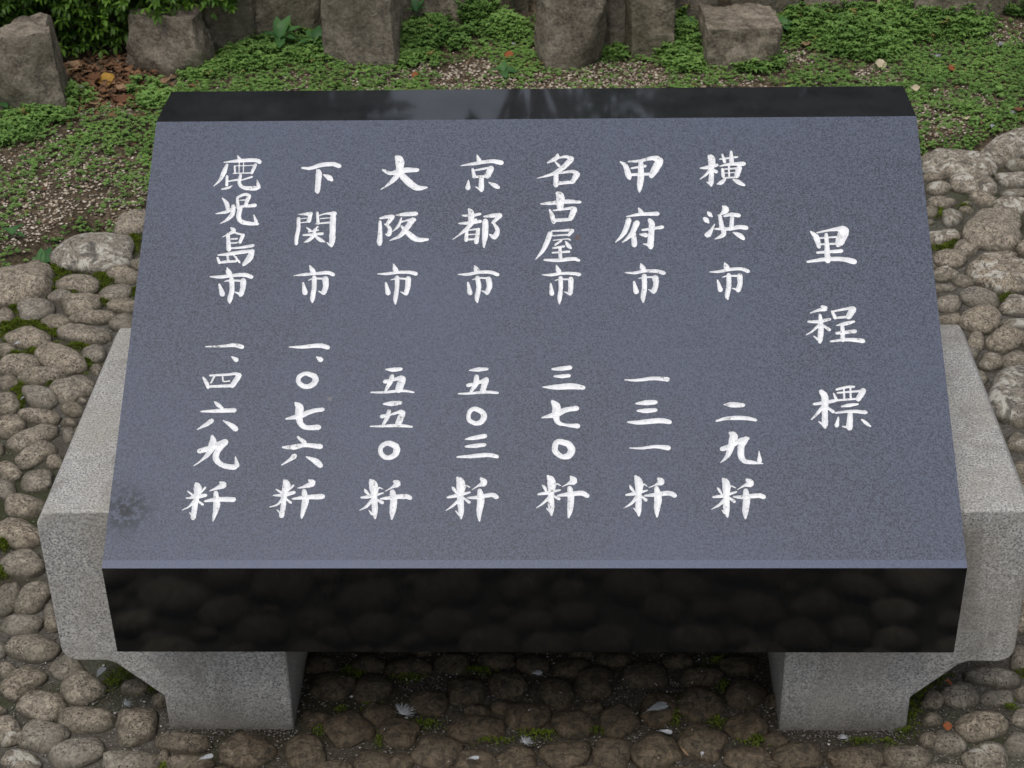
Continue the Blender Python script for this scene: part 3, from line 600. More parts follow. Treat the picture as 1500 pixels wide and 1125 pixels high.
# ------------------------------------------------------------------ rocks along the back
def rock(px, wpx, bottom, hgt, depth, seed, cat='rock', yaw=0.0, lean=0.0, cuts=14, top_in=1.0, roundness=.16):
    rs = random.Random(seed); c = on_z(px, bottom, .02); dist = (c-CAM).length; wd = wpx/FPX*dist
    bm = bmesh.new(); bmesh.ops.create_cube(bm, size=2); bmesh.ops.subdivide_edges(bm, edges=bm.edges, cuts=17, use_grid_fill=True)
    o = Vector([rs.uniform(-90, 90) for _ in range(3)]); pl = []
    for _ in range(cuts):
        n = Vector((rs.gauss(0, 1), rs.gauss(0, 1)-.3, rs.gauss(0, .45))).normalized(); pl.append((n, rs.uniform(.9, 1.2)))
    for v in bm.verts:
        p = v.co.copy(); s = p.normalized()*1.25; p = p.lerp(s, roundness)
        for n, d in pl:
            e = p.dot(n)-d
            if e > 0: p -= n*e*.92
        k = 1+(top_in-1)*(p.z+1)/2; p.x *= k; p.y *= k
        p += p*(.10*noise.noise(p*1.2+o)+.06*noise.noise(p*2.9+o)+.035*noise.noise(p*7+o)+.02*noise.noise(p*15+o))
        v.co = Vector((p.x*wd/2+lean*(p.z+1)*hgt/2, p.y*depth/2, (p.z+1)*(hgt+.06)/2-.06))
    me = bpy.data.meshes.new('edging_rock'); bm.to_mesh(me); bm.free(); me.polygons.foreach_set('use_smooth', np.ones(len(me.polygons), dtype=bool))
    try: me.set_sharp_from_angle(angle=.6)
    except Exception: pass
    return link('edging_rock', me, M['rock'], None, (c.x, c.y+depth*.42, soil_z(c.x, c.y)), (0, 0, yaw))
RG = 'rough rocks edging the planting bed'
RK = [
 (28, 112, 168, .225, .20, 11, .25, -.04, 'squat grey-brown rock beside the leaf litter at the left edge', .86),
 (243, 122, 108, .165, .20, 12, -.2, .10, 'low slanting boulder half hidden under the glossy shrub', .7),
 (335, 84, 78, .34, .18, 13, .15, -.1, 'narrow leaning rock just right of the boulder under the shrub', .9),
 (430, 112, 62, .36, .20, 14, .1, .0, 'wide brown rock with cracked ochre face behind the broad-leaved weeds', 1.0),
 (530, 98, 94, .40, .18, 15, -.1, .02, 'tall rounded brown rock standing forward, right of the broad-leaved weeds', .98),
 (478, 40, 52, .34, .14, 16, 0, 0, 'dark narrow rock wedged between the cracked rock and the tall rounded rock', .95),
 (610, 76, 44, .30, .16, 17, .1, 0, 'shaded rock behind the white litter and tall weeds', .95),
 (660, 66, 42, .34, .16, 18, -.1, 0, 'brown rock mostly screened by tall feathery weeds', .95),
 (738, 74, 30, .36, .16, 19, .0, 0, 'mottled rock left of the smooth upright pillar rock, set back', 1.0),
 (836, 92, 102, .46, .17, 20, .04, -.02, 'smooth upright pillar rock standing on the pale gravel', .92),
 (905, 80, 72, .46, .2, 21, .3, -.04, 'mossy dark rock leaning behind the upright pillar rock', .9),
 (952, 66, 80, .46, .16, 22, -.05, 0, 'tall flat-faced tan rock with a cracked top, left of the low square rock', 1.0),
 (1014, 66, 44, .36, .16, 23, .1, 0, 'set-back dark rock between the tan rock and the low square rock', .95),
 (1085, 98, 100, .125, .20, 24, .05, .0, 'low square rock with its flat mossy top showing', .98),
 (1122, 92, 46, .36, .16, 25, -.1, .03, 'brown rock standing right behind the low square rock', .95),
 (1222, 112, 38, .40, .18, 26, .05, .02, 'broad rock with a clean vertical right side beside the bamboo scrap', 1.0),
 (1310, 60, 8, .32, .16, 27, .1, 0, 'dark set-back rock above the weeds, right of the bamboo scrap', .9),
 (1412, 146, 42, .38, .2, 28, .08, .0, 'widest brown rock at the upper right corner', .97),
 (1530, 90, 36, .36, .2, 29, -.1, 0, 'rock cut off by the right edge of the picture', .95),
 (-70, 100, 150, .3, .2, 30, .2, 0, None, .9), (1640, 120, 40, .36, .2, 31, .2, 0, None, .9),
]
for px, wp, bt, hg, dp, sd, yw, ln, lab, ti in RK:
    o = rock(px, wp*1.08, bt, hg, dp, sd, yaw=yw, lean=ln, top_in=ti, cuts=(4 if sd == 11 else 1) if sd in (11, 24) else 8, roundness=.05)
    tag(o, lab or ('rough brown rock just outside the left edge' if px < 0 else 'rough brown rock just outside the right edge'), 'rock', RG)

# ------------------------------------------------------------------ leaf builders (numpy)
def unit(a): return a/(np.linalg.norm(a, axis=-1, keepdims=True)+1e-9)
def leaf_mesh(name, B, D, L, Wd, curl=.25, fold=.18, tint=None, six=False):
    """one small folded leaf per row: base B, direction D, length L, half width Wd"""
    n = len(B); up = np.tile([0, 0, 1.0], (n, 1)); Sd = unit(np.cross(D, up+rng.normal(0, .15, (n, 3)))); N = unit(np.cross(Sd, D))
    L = L[:, None]; Wd = Wd[:, None]
    mid = B+D*L*.5; s1 = B+D*L*.45+Sd*Wd+N*Wd*fold*2; s2 = B+D*L*.45-Sd*Wd+N*Wd*fold*2; tip = B+D*L-N*L*curl
    if not six:
        V = np.stack([B, s1, tip, s2], 1).reshape(-1, 3); k = np.arange(n)[:, None]*4
        F = np.concatenate([k+[0, 1, 2], k+[0, 2, 3]]); m = 4
    else:
        q1 = B+D*L*.75+Sd*Wd*.68-N*L*curl*.45; q2 = B+D*L*.75-Sd*Wd*.68-N*L*curl*.45; p1 = B+D*L*.22+Sd*Wd*.68+N*Wd*fold; p2 = B+D*L*.22-Sd*Wd*.68+N*Wd*fold
        c1 = B+D*L*.45; c2 = B+D*L*.75-N*L*curl*.55
        V = np.stack([B, p1, s1, q1, tip, q2, s2, p2, c1, c2], 1).reshape(-1, 3); k = np.arange(n)[:, None]*10
        F = np.concatenate([k+t for t in ([0, 1, 8], [1, 2, 8], [2, 3, 9], [2, 9, 8], [3, 4, 9], [4, 5, 9], [5, 6, 9], [6, 8, 9], [6, 7, 8], [7, 0, 8])]); m = 10
    t = np.repeat(rng.random(n) if tint is None else tint, m)
    return mesh_np(name, V, F, t)
def blob(name, P, R, tint=None, squash=.6):
    """small irregular stones: octahedron-like with 14 faces"""
    t = np.array([[1, 0, 0], [0, 1, 0], [-1, 0, 0], [0, -1, 0], [0, 0, 1], [0, 0, -1], [.68, .68, .5], [-.68, .62, .4], [-.6, -.7, .5], [.7, -.6, .45]])
    F0 = np.array([[0, 6, 4], [6, 1, 4], [1, 7, 4], [7, 2, 4], [2, 8, 4], [8, 3, 4], [3, 9, 4], [9, 0, 4], [0, 1, 6], [1, 2, 7], [2, 3, 8], [3, 0, 9], [1, 0, 5], [2, 1, 5], [3, 2, 5], [0, 3, 5]])
    n = len(P); V = t[None]*(1+rng.normal(0, .14, (n, 10, 1)))*np.stack([R*rng.uniform(.8, 1.3, n), R*rng.uniform(.7, 1.1, n), R*squash], 1)[:, None, :]
    a = rng.uniform(0, 6.28, n); c, s = np.cos(a)[:, None], np.sin(a)[:, None]
    X = V[..., 0]*c-V[..., 1]*s; Y = V[..., 0]*s+V[..., 1]*c; V = np.stack([X, Y, V[..., 2]], -1)+P[:, None, :]
    F = (F0[None]+np.arange(n)[:, None, None]*10).reshape(-1, 3)
    return mesh_np(name, V.reshape(-1, 3), F, np.repeat(rng.random(n) if tint is None else tint, 10), smooth=True)
def gnd(px, py, z=.02): p = on_z(px, py, z); return p.x, p.y

# gravel
BARE = [(60, 290, .14, .8), (20, 330, .10, .8), (150, 250, .10, .6), (100, 215, .10, .4), (40, 240, .10, .5), (180, 285, .1, .7), (690, 112, .10, 1), (870, 118, .13, 1), (930, 110, .10, 1), (800, 125, .08, 1), (745, 120, .07, .8),
        (1370, 182, .08, 1), (1348, 165, .06, 1), (1160, 85, .07, .9), (1385, 145, .05, .8), (1290, 108, .07, .8), (1030, 118, .07, .6), (610, 98, .05, .7), (1470, 52, .08, .9), (430, 122, .05, .5), (1070, 122, .08, .6), (150, 110, .24, 1.0), (110, 100, .12, 1), (190, 130, .1, .9), (1440, 150, .05, .7), (560, 118, .1, .5)]
BG = [(*gnd(a, b), r, s) for a, b, r, s in BARE]
def bare(x, y):
    v = 0
    for bx, by, r, s in BG:
        d = math.hypot(x-bx, (y-by)*.8)/r
        if d < 1.25: v = max(v, s*min(1, (1.25-d)/.45))
    return v
P = []; 
while len(P) < 12500:
    x, y = rng.uniform(-2.3, 2.3), rng.uniform(1.3, 3.1)
    if y < edge_y(x)+.0: continue
    b = bare(x, y); nn = noise.noise(Vector((x*4, y*4, 9)))
    if rng.random() < .05+.2*max(nn, 0)+.8*b: P.append((x, y, soil_z(x, y)+.002))
P = np.array(P); LX, LY = gnd(150, 110)
# fewer pale stones where the shrub drops its leaves
keep = (np.hypot((P[:, 0]-LX)*.8, P[:, 1]-LY) > .2) | (rng.random(len(P)) < .12); P = P[keep]
tag(link('gravel', blob('gravel', P, rng.uniform(.0020, .0052, len(P)), squash=.62), M['gravel']), kind='stuff')

# ground cover: sprigs of tiny leaves
TALL = [(640, 62, .14, .03), (700, 34, .12, .09), (740, 55, .08, .04), (600, 82, .12, .02), (470, 80, .12, .04), (380, 85, .14, .04), (350, 62, .06, .04), (1000, 70, .12, .06), (1010, 90, .1, .03), (905, 78, .06, .03), (1165, 45, .08, .05), (1190, 50, .12, .045), (1260, 62, .16, .05), (1330, 40, .16, .06),
        (1400, 45, .12, .045), (215, 128, .07, .03), (100, 148, .09, .035), (225, 150, .08, .02), (290, 105, .1, .02), (1495, 30, .08, .06), (420, 60, .1, .05), (1310, 20, .12, .07), (60, 170, .12, .025), (15, 200, .12, .02), (260, 88, .05, .03), (1110, 95, .1, .03), (560, 60, .08, .05), (1240, 40, .1, .05), (10, 135, .06, .03), (985, 45, .06, .06)]
TG = [(*gnd(a, b), r, h) for a, b, r, h in TALL]
def tall(x, y):
    v = 0
    for bx, by, r, h in TG:
        d = math.hypot(x-bx, y-by)/r
        if d < 1: v = max(v, h*(1-d*d))
    return v
SP = []
tries = 0
while len(SP) < 36000 and tries < 260000:
    tries += 1
    x, y = rng.uniform(-2.2, 2.2), rng.uniform(1.45, 3.15)
    if y < edge_y(x)+.015: continue
    nn = noise.noise(Vector((x*5.5, y*5.5, 2)))+.5*noise.noise(Vector((x*14, y*14, 5)))
    dens = .66+1.15*nn
    if x > .9: dens += .45
    if x < -.95 and y < 2.6: dens -= .12
    t = tall(x, y); dens += 12*t; b = bare(x, y); dens *= 1-.8*b
    if math.hypot((x-LX)*.9, y-LY) < .22 and t < .01: dens *= .12
    if rng.random() < dens: SP.append((x, y, soil_z(x, y), t, nn))
SP = np.array(SP); B, D, L, Wd, Tn = [], [], [], [], []
stems = []
for x, y, z, t, nn in SP:
    h = .004+rng.uniform(0, .010)+t*rng.uniform(.35, 1.15); tl = t > .012
    lean = rng.normal(0, .25, 2); tint = min(max(.45+.5*nn+rng.normal(0, .16), 0), .84)
    if rng.random() < .02: tint = .97
    tiers = 1 if h < .02 else int(h/.011)+1
    for q_ in range(tiers):
        f = (q_+1)/tiers; hz = z+h*f; bx, by = x+lean[0]*h*f, y+lean[1]*h*f; k = int(rng.integers(5, 8)) if q_ == tiers-1 else 4
        a0 = rng.uniform(0, 6.28)
        for i in range(k):
            a = a0+6.283*i/k+rng.normal(0, .25); el = rng.uniform(.0, .55) if q_ == tiers-1 else rng.uniform(.05, .5)
            B.append((bx, by, hz)); D.append((math.cos(a)*math.cos(el), math.sin(a)*math.cos(el), math.sin(el)))
            l = (rng.uniform(.0055, .0105) if not tl else rng.uniform(.010, .019)); L.append(l); Wd.append(l*rng.uniform(.2, .34)); Tn.append(tint+rng.normal(0, .05))
    if h > .015: stems.append((x, y, z, x+lean[0]*h, y+lean[1]*h, z+h))
tag(link('ground_cover', leaf_mesh('ground_cover', np.array(B), unit(np.array(D)), np.array(L), np.array(Wd), tint=np.clip(np.array(Tn), 0, 1)), M['weed']), kind='stuff')
def stick_mesh(name, A, Bp, r, tint=None):
    A, Bp = np.array(A, float), np.array(Bp, float); n = len(A); r = np.broadcast_to(r, (n,))[:, None]
    d = unit(Bp-A); s = unit(np.cross(d, np.tile([.13, .91, .3], (n, 1)))); t = np.cross(d, s)
    ring = [s*math.cos(k*2.094)+t*math.sin(k*2.094) for k in range(3)]
    V = np.stack([A+q*r for q in ring]+[Bp+q*r*.6 for q in ring], 1).reshape(-1, 3); k = np.arange(n)[:, None]*6
    F = np.concatenate([k+t_ for t_ in ([0, 1, 4, 3], [1, 2, 5, 4], [2, 0, 3, 5])])
    return mesh_np(name, V, F, np.repeat(rng.random(n) if tint is None else tint, 6), smooth=True)
nb = 900; pp = []
while len(pp) < nb:
    x, y = rng.uniform(-2.2, 2.2), rng.uniform(1.5, 3.2)
    if y > edge_y(x)+.03 and bare(x, y) < .6 and noise.noise(Vector((x*3, y*3, 30))) > -.1: pp.append((x, y, soil_z(x, y)+.006))
pp = np.repeat(np.array(pp), 6, 0); a = rng.uniform(0, 6.28, len(pp)); el = rng.uniform(.1, .9, len(pp)); D = np.stack([np.cos(a)*np.cos(el), np.sin(a)*np.cos(el), np.sin(el)], 1)
L = np.repeat(rng.uniform(.012, .028, nb), 6)*rng.uniform(.7, 1.1, len(pp)); tn = np.clip(np.repeat(rng.normal(.5, .25, nb), 6), 0, .84)
tag(link('mixed_weeds', leaf_mesh('mixed_weeds', pp, D, L, L*np.repeat(rng.uniform(.07, .3, nb), 6), tint=tn, six=True), M['weed']), kind='stuff')
nb = 260; pp = []
while len(pp) < nb:
    x, y = rng.uniform(-2.0, 2.0), rng.uniform(1.5, 3.1)
    if y > edge_y(x)+.03: pp.append((x, y, soil_z(x, y)+.008))
pp = np.array(pp); a = rng.uniform(0, 6.28, nb); l = rng.uniform(.015, .06, nb)
tag(link('twigs', stick_mesh('twigs', pp, pp+np.stack([np.cos(a)*l, np.sin(a)*l, rng.uniform(-.002, .012, nb)], 1), .0008, tint=rng.random(nb)*.8), M['dead']), kind='stuff')
st = np.array(stems); tag(link('ground_cover_stems', stick_mesh('ground_cover_stems', st[:, :3], st[:, 3:], .0006, tint=np.full(len(st), .3)), M['weed']), kind='stuff')

# moss in the joints of the cobbles, mostly at the left
MOSS = [(85, 395, 18, 9), (120, 393, 24, 5), (150, 402, 12, 5), (70, 412, 16, 10), (48, 428, 22, 7), (25, 440, 16, 6), (197, 350, 9, 16), (160, 408, 14, 6), (145, 420, 14, 5), (20, 450, 10, 8), (25, 473, 20, 7), (50, 470, 16, 6), (8, 482, 8, 16), (65, 480, 10, 5), (80, 488, 8, 6),
        (75, 508, 14, 6), (115, 505, 12, 6), (50, 512, 12, 6), (128, 530, 9, 12), (20, 518, 18, 4), (25, 567, 10, 8), (30, 585, 6, 10), (75, 560, 10, 4), (155, 440, 8, 6), (60, 525, 8, 5), (197, 427, 8, 6), (5, 795, 8, 8), (2, 835, 8, 8), (90, 530, 5, 5), (110, 425, 10, 5),
        (190, 985, 26, 12), (225, 1000, 18, 14), (165, 1000, 12, 10), (1345, 1010, 16, 18), (1370, 990, 18, 14), (1335, 1045, 10, 18), (1325, 1072, 12, 8), (1495, 985, 10, 5), (470, 1070, 9, 8), (545, 1035, 14, 6), (520, 985, 18, 8), (620, 1060, 22, 6), (720, 1083, 26, 6), (790, 1075, 30, 7),
        (1050, 1058, 12, 8), (990, 1045, 8, 20), (1110, 1085, 22, 8), (600, 990, 22, 8), (1380, 255, 6, 3), (1455, 253, 10, 4), (1413, 303, 8, 6), (1478, 228, 12, 4), (1375, 310, 8, 8), (1395, 355, 12, 5), (1380, 362, 14, 5), (1475, 436, 10, 6), (500, 1040, 10, 5), (1260, 1085, 20, 5), (1055, 968, 20, 6), (700, 982, 24, 6), (870, 1072, 16, 5), (555, 1085, 5, 12), (240, 1120, 10, 6), (1300, 1088, 10, 5), (1480, 1035, 10, 6), (1060, 1005, 10, 8)]
B, D = [], []
for cx, cy, a, b in MOSS:
    n = int(a*b*(9 if cy < 940 else 1.6))
    for _ in range(n):
        u, v = rng.normal(0, .62, 2); px, py = cx+u*a, cy+v*b; p = on_z(px, py, .006)
        dx, dy = p.x-PA[:, 0], p.y-PA[:, 1]; e_ = np.min(((dx*ck+dy*sk)/(PA[:, 2]*.97))**2+((-dx*sk+dy*ck)/(PA[:, 3]*.97))**2)
        if e_ < .86: continue
        B.append((p.x, p.y, .001+.009*math.exp(-.6*(u*u+v*v))*rng.uniform(.4, 1)+.006*(noise.noise(Vector((p.x*60, p.y*60, 0)))))); D.append((rng.normal(0, .55), rng.normal(0, .55), 1))
tn = np.array([.45+.5*noise.noise(Vector((b[0]*25, b[1]*25, 1)))+rng.normal(0, .15) for b in B])
n = len(B); tag(link('moss', leaf_mesh('moss', np.array(B), unit(np.array(D)), rng.uniform(.003, .0062, n), rng.uniform(.0007, .0014, n), tint=np.clip(tn, 0, .84)), M['moss']), kind='stuff')
# grit lying in the joints and at the foot of the blocks
P = []
while len(P) < 9000:
    if rng.random() < .5: px, py = rng.uniform(-20, 1520), rng.uniform(950, 1140)
    else: px, py = rng.uniform(-20, 1520), rng.uniform(230, 1100)
    p = on_z(px, py, .002)
    if p.y > edge_y(p.x)-.01 or free(p.x, p.y, 0.002) == False: continue
    P.append((p.x, p.y, .002))
for x0, x1 in ((-.58, -.37), (.37, .58)):
    for _ in range(130): P.append((rng.uniform(x0, x1), .108-abs(rng.normal(0, .012)), rng.uniform(.001, .008)))
P = np.array(P); tn = rng.random(len(P))**1.6; tn[rng.random(len(P)) < .012] = 1; tn = np.where(tn < 1, tn*.8, tn); tn[-260:] *= .6
tag(link('grit', blob('grit', P, rng.uniform(.0006, .0022, len(P))*(1+.5*(tn > .99)), tint=tn), M['grit']), kind='stuff')
# tiny flecks of feather and leaf scrap on the stones in front
A, Bq = [], []
for _ in range(200):
    px, py = rng.uniform(180, 1420), rng.uniform(950, 1120)**1; p = on_z(px, py, .012); a = rng.uniform(0, 6.28); l = rng.uniform(.002, .006)
    A.append((p.x, p.y, rng.uniform(.012, .024))); Bq.append((p.x+l*math.cos(a), p.y+l*math.sin(a), A[-1][2]+.001))
tag(link('scattered_flecks', stick_mesh('scattered_flecks', A, Bq, .0006, tint=np.where(rng.random(200) < .2, 1.0, .3)), M['grit']), kind='stuff')

# leaf litter below the shrub
n = 900; pp = [gnd(rng.normal(155, 45), rng.normal(118, 22)) for _ in range(n)]
B = np.array([(x, y, soil_z(x, y)+rng.uniform(.0, .016)) for x, y in pp]); a = rng.uniform(0, 6.28, n); D = np.stack([np.cos(a), np.sin(a), rng.normal(0, .2, n)], 1); L = rng.uniform(.010, .034, n)
tag(link('leaf_litter', leaf_mesh('leaf_litter', B, unit(D), L, L*rng.uniform(.15, .32, n), six=True), M['dead']), kind='stuff')
n = 500; pp = [gnd(rng.uniform(0, 1500), rng.uniform(20, 330)) for _ in range(n)]; pp = [(x, y) for x, y in pp if y > edge_y(x)+.02 and y < 2.95]; n = len(pp)
B = np.array([(x, y, soil_z(x, y)+rng.uniform(.004, .014)) for x, y in pp]); a = rng.uniform(0, 6.28, n); D = np.stack([np.cos(a), np.sin(a), rng.normal(0, .15, n)], 1); L = rng.uniform(.006, .02, n)
tag(link('leaf_scraps', leaf_mesh('leaf_scraps', B, unit(D), L, L*rng.uniform(.1, .35, n), six=True), M['dead']), kind='stuff')

# single leaves, feathers and scraps
def curled_leaf(wid, leng, seed, bend=.3):
    rs = random.Random(seed); V = []; nu, nv = 9, 5
    for i in range(nu):
        t = i/(nu-1); wv = wid*math.sin(math.pi*min(max(t, .03), .97))**.75
        for j in range(nv):
            s = j/(nv-1)*2-1; V.append((leng*(t-.5), s*wv*.5*(1+.08*rs.uniform(-1, 1)), bend*leng*(abs(s)**1.5*.35+(t-.5)**2*.9)+.0015*rs.uniform(-1, 1)+(.004*noise.noise(Vector((t*4, s*2, seed))))))
    F = [(i*nv+j, (i+1)*nv+j, (i+1)*nv+j+1, i*nv+j+1) for i in range(nu-1) for j in range(nv-1)]
    return mesh_np('fallen_leaf', V, F, smooth=True)
LV = [(157, 122, 24, 20, 'yellowleaf', 'bright yellow fallen leaf lying in the brown litter under the shrub'),
 (108, 106, 26, 18, 'tanleaf', 'tan curled fallen leaf touching the dark of the shrub'), (92, 118, 24, 12, 'tanleaf', 'pale brown leaf against the squat rock at left'),
 (138, 122, 26, 18, 'brownleaf', 'brown fallen leaf just left of the yellow leaf'), (180, 132, 22, 9, 'tanleaf', 'narrow tan fallen leaf right of the yellow leaf'),
 (138, 152, 24, 12, 'tanleaf', 'tan fallen leaf below the white bud, nearest the tablet'), (180, 148, 30, 10, 'brownleaf', 'long reddish brown leaf below the yellow leaf'),
 (92, 143, 20, 12, 'orangeleaf', 'orange-brown leaf at the foot of the squat rock'), (96, 160, 18, 12, 'tanleaf', 'golden brown leaf low beside the squat rock'),
 (238, 123, 26, 6, 'tanleaf', 'straight pink-tan leaf blade above the upper left tablet corner'), (310, 100, 26, 16, 'orangeleaf', 'crumpled orange leaf right of the low boulder'),
 (367, 92, 20, 14, 'tanleaf', 'tan cupped leaf in front of the narrow leaning rock'), (746, 88, 14, 10, 'orangeleaf', 'orange leaf behind the four-leaved seedling'),
 (608, 112, 10, 8, 'orangeleaf', 'small orange scrap of leaf right above the tablet edge'), (1340, 58, 16, 10, 'brownleaf', 'reddish brown leaf among the weeds right of the bamboo scrap'),
 (1388, 50, 10, 14, 'orangeleaf', 'upright rust-brown leaf in front of the widest rock'), (1394, 105, 12, 8, 'orangeleaf', 'small orange-brown leaf in the open green turf at right'),
 (1314, 66, 34, 16, 'greyleaf', 'dark grey decayed leaf in the weeds'), (1492, 160, 16, 7, 'brownleaf', 'brown leaf at the right edge beside a white scrap'),
 (1290, 95, 16, 14, 'paleleaf', 'cream broken husk on the green turf above the tablet corner'), (1340, 136, 14, 7, 'paleleaf', 'pale grey leaf beside the upper right tablet corner'),
 (1388, 1062, 13, 9, 'orangeleaf', 'orange leaf scrap on the stones beside the right block foot'), (1390, 998, 7, 12, 'orangeleaf', 'orange leaf scrap tucked beneath the right block arm'),
 (1415, 180, 12, 3, 'paleleaf', 'cream splinter lying on the turf'), (870, 85, 16, 7, 'orangeleaf', 'pink-orange leaf at the foot of the pillar rock'), (1180, 70, 14, 7, 'tanleaf', 'tan leaf beside the pale grit right of the low square rock')]
for i, (px, py, wpx, hpx, mt, lab) in enumerate(LV):
    z = .02 if py < 400 else .03; p = on_z(px, py, z); d = (p-CAM).length; l = max(wpx, hpx)/FPX*d; wd = min(wpx, hpx)/FPX*d*1.5
    o = link('fallen_leaf', curled_leaf(wd, l, i, .35), M[mt], None, (p.x, p.y, (soil_z(p.x, p.y)+.012 if py < 400 else .027)), (random.uniform(.1, .6), random.uniform(-.2, .2), random.uniform(-.5, .5)+(1.4 if hpx > wpx else 0)))
    tag(o, lab, 'leaf', 'single fallen leaves')
def feather(kind, size, seed):
    rs = random.Random(seed); A, Bp, T = [], [], []
    if kind == 'down':
        for _ in range(110):
            a = rs.gauss(0, .75); e = rs.uniform(.1, 1.0); l = size*rs.uniform(.45, 1); s = rs.uniform(0, .25)*size
            A.append((s*.3, rs.gauss(0, .05)*size, .001)); Bp.append((l*math.cos(a)*math.cos(e), l*math.sin(a)*math.cos(e), l*math.sin(e)*.6))
        return stick_mesh('feather', A, Bp, .00028)
    n = 34
    for i in range(n):
        t = i/n; x = size*(t-.5); y = .12*size*math.sin(t*2.4); A.append((x, y, .002)); t2 = (i+1)/n; Bp.append((size*(t2-.5), .12*size*math.sin(t2*2.4), .002))
        if t > .2:
            wv = size*.22*math.sin(math.pi*(t-.15)/.9)
            for s in (-1, 1):
                for k in range(2): A.append((x, y, .002)); Bp.append((x+wv*.9+rs.uniform(-.1, .1)*wv, y+s*wv*rs.uniform(.7, 1.1), .004))
    return stick_mesh('feather', A, Bp, .0004)
FT = [(588, 1046, .030, 'down', 'feather', .9, 'fluffy white down feather in front of the tablet, left of centre'), (787, 988, .013, 'down', 'feather', 1.2, 'small white down tuft in the shadow below the tablet front'),
 (768, 1088, .018, 'down', 'feather', .8, 'white down tuft on the cobbles near the bottom centre'), (960, 1041, .050, 'quill', 'greyfeather', .35, 'curved grey feather on dark cobbles right of centre'),
 (972, 1074, .028, 'quill', 'feather', -.4, 'short white feather below the curved grey feather'), (692, 1113, .022, 'quill', 'feather', -.1, 'thin white feather sliver at the bottom edge'),
 (148, 988, .034, 'quill', 'greyfeather', 1.2, 'grey feather standing on cobbles beneath the left block arm'), (182, 1032, .016, 'down', 'greyfeather', .4, 'pale grey fluff on the cobble left of the left block foot'),
 (300, 1113, .030, 'quill', 'feather', .3, 'white feather in front of the left block, nearest the bottom edge'), (24, 505, .022, 'quill', 'feather', .8, 'white feather bent over the cobble edge at far left'),
 (33, 585, .014, 'quill', 'greyfeather', 1.1, 'tiny grey feather in a mossy joint at far left'), (1235, 1082, .012, 'down', 'feather', 1.5, 'tiny white down at the foot of the right block'),
 (1029, 1107, .013, 'quill', 'feather', 1.2, 'white feather chip beside the dry stalk at bottom right'), (1455, 180, .03, 'quill', 'greyfeather', 1.1, 'thin grey feather on the turf above the big lichen cobble'),
 (612, 45, .02, 'down', 'feather', 1.0, 'white fluff caught in weeds between the upright rocks'), (1372, 84, .018, 'down', 'feather', .3, 'white tuft on the green turf at upper right'), (1462, 68, .02, 'down', 'feather', -.3, 'white crumpled tuft nearest the widest rock'),
 (1482, 163, .018, 'down', 'feather', 1.2, 'white tuft near the right edge beside a brown leaf'), (120, 132, .018, 'down', 'feather', 1.9, 'small pinkish white tuft in the leaf litter'), (752, 71, .012, 'down', 'feather', 1.4, 'tiny white fluff in the weeds left of the pillar rock')]
for i, (px, py, sz, kd, mt, ang, lab) in enumerate(FT):
    p = on_z(px, py, .025); z = soil_z(p.x, p.y)+.014 if py < 240 else .024
    if 8 < p.y: continue
    o = link('feather', feather(kd, sz*.85, i), M[mt], None, (p.x, p.y, z), (0, 0, ang)); tag(o, lab, 'feather', 'stray white feathers')

# broad-leaved weeds
def broad_plant(px, py, leaves, lab, z=None, scale=1.0, stem=.05):
    x, y = gnd(px, py); z = soil_z(x, y); root = bpy.data.objects.new('broadleaf_weed', None); COL.objects.link(root); root.location = (x, y, z); tag(root, lab, 'weed', 'broad-leaved weeds')
    s = stick_mesh('stem', [(0, 0, -.01)], [(0, 0, stem)], .0014, tint=[.3]); link('stem', s, M['broad'], root)
    for (az, el, l, wd) in leaves:
        a = math.radians(az); e = math.radians(el); D = np.array([[math.cos(a)*math.cos(e), math.sin(a)*math.cos(e), math.sin(e)]])
        me = leaf_mesh('leaf', np.array([[0, 0, stem*.9]]), D, np.array([l*scale*.8]), np.array([l*wd*scale*.8]), curl=.3, fold=.25, six=True); link('leaf', me, M['broad'], root)
broad_plant(412, 80, [(100, 65, .09, .26), (20, 45, .09, .24), (60, 60, .1, .24), (160, 35, .07, .25), (-30, 30, .08, .24), (-80, 20, .09, .22)], 'dark green broad-leaved weed in front of the cracked ochre rock', stem=.05)
broad_plant(462, 84, [(70, 50, .08, .25), (10, 40, .08, .25), (120, 45, .07, .25), (-40, 15, .08, .25), (200, 30, .06, .25)], 'dark green broad-leaved weed leaning on the tall rounded rock', stem=.045)
broad_plant(738, 112, [(90, 55, .045, .3), (-10, 20, .05, .3), (170, 25, .045, .3), (-80, 10, .045, .3)], 'four-leaved green seedling on gravel behind the middle of the tablet', stem=.012)
broad_plant(58, 372, [(100, 50, .06, .22), (30, 25, .075, .2), (160, 20, .07, .2), (70, 40, .07, .2), (-60, 10, .06, .2), (210, 20, .06, .2), (0, 40, .06, .2)], 'star-shaped leafy weed growing above the large cobble at left', stem=.02)
broad_plant(-4, 165, [(10, 25, .085, .28), (-40, 15, .07, .3), (60, 50, .07, .25), (150, 30, .07, .25)], 'dark broad leaf poking in at the left edge below the squat rock', stem=.03)
broad_plant(612, 50, [(120, 70, .07, .22), (60, 55, .06, .24), (0, 45, .05, .25), (190, 40, .05, .25)], 'pointed dark-leaved weed between the tall rounded rock and tall weeds', stem=.05)
broad_plant(752, 40, [(100, 65, .07, .2), (30, 45, .07, .2), (170, 40, .06, .2), (-40, 35, .07, .2)], 'upright leafy weed left of the pillar rock', stem=.07)
broad_plant(1012, 64, [(90, 50, .06, .3), (20, 40, .055, .3), (160, 40, .06, .3), (-60, 25, .05, .3)], 'small broad-leaved weed at the left side of the low square rock', stem=.04)
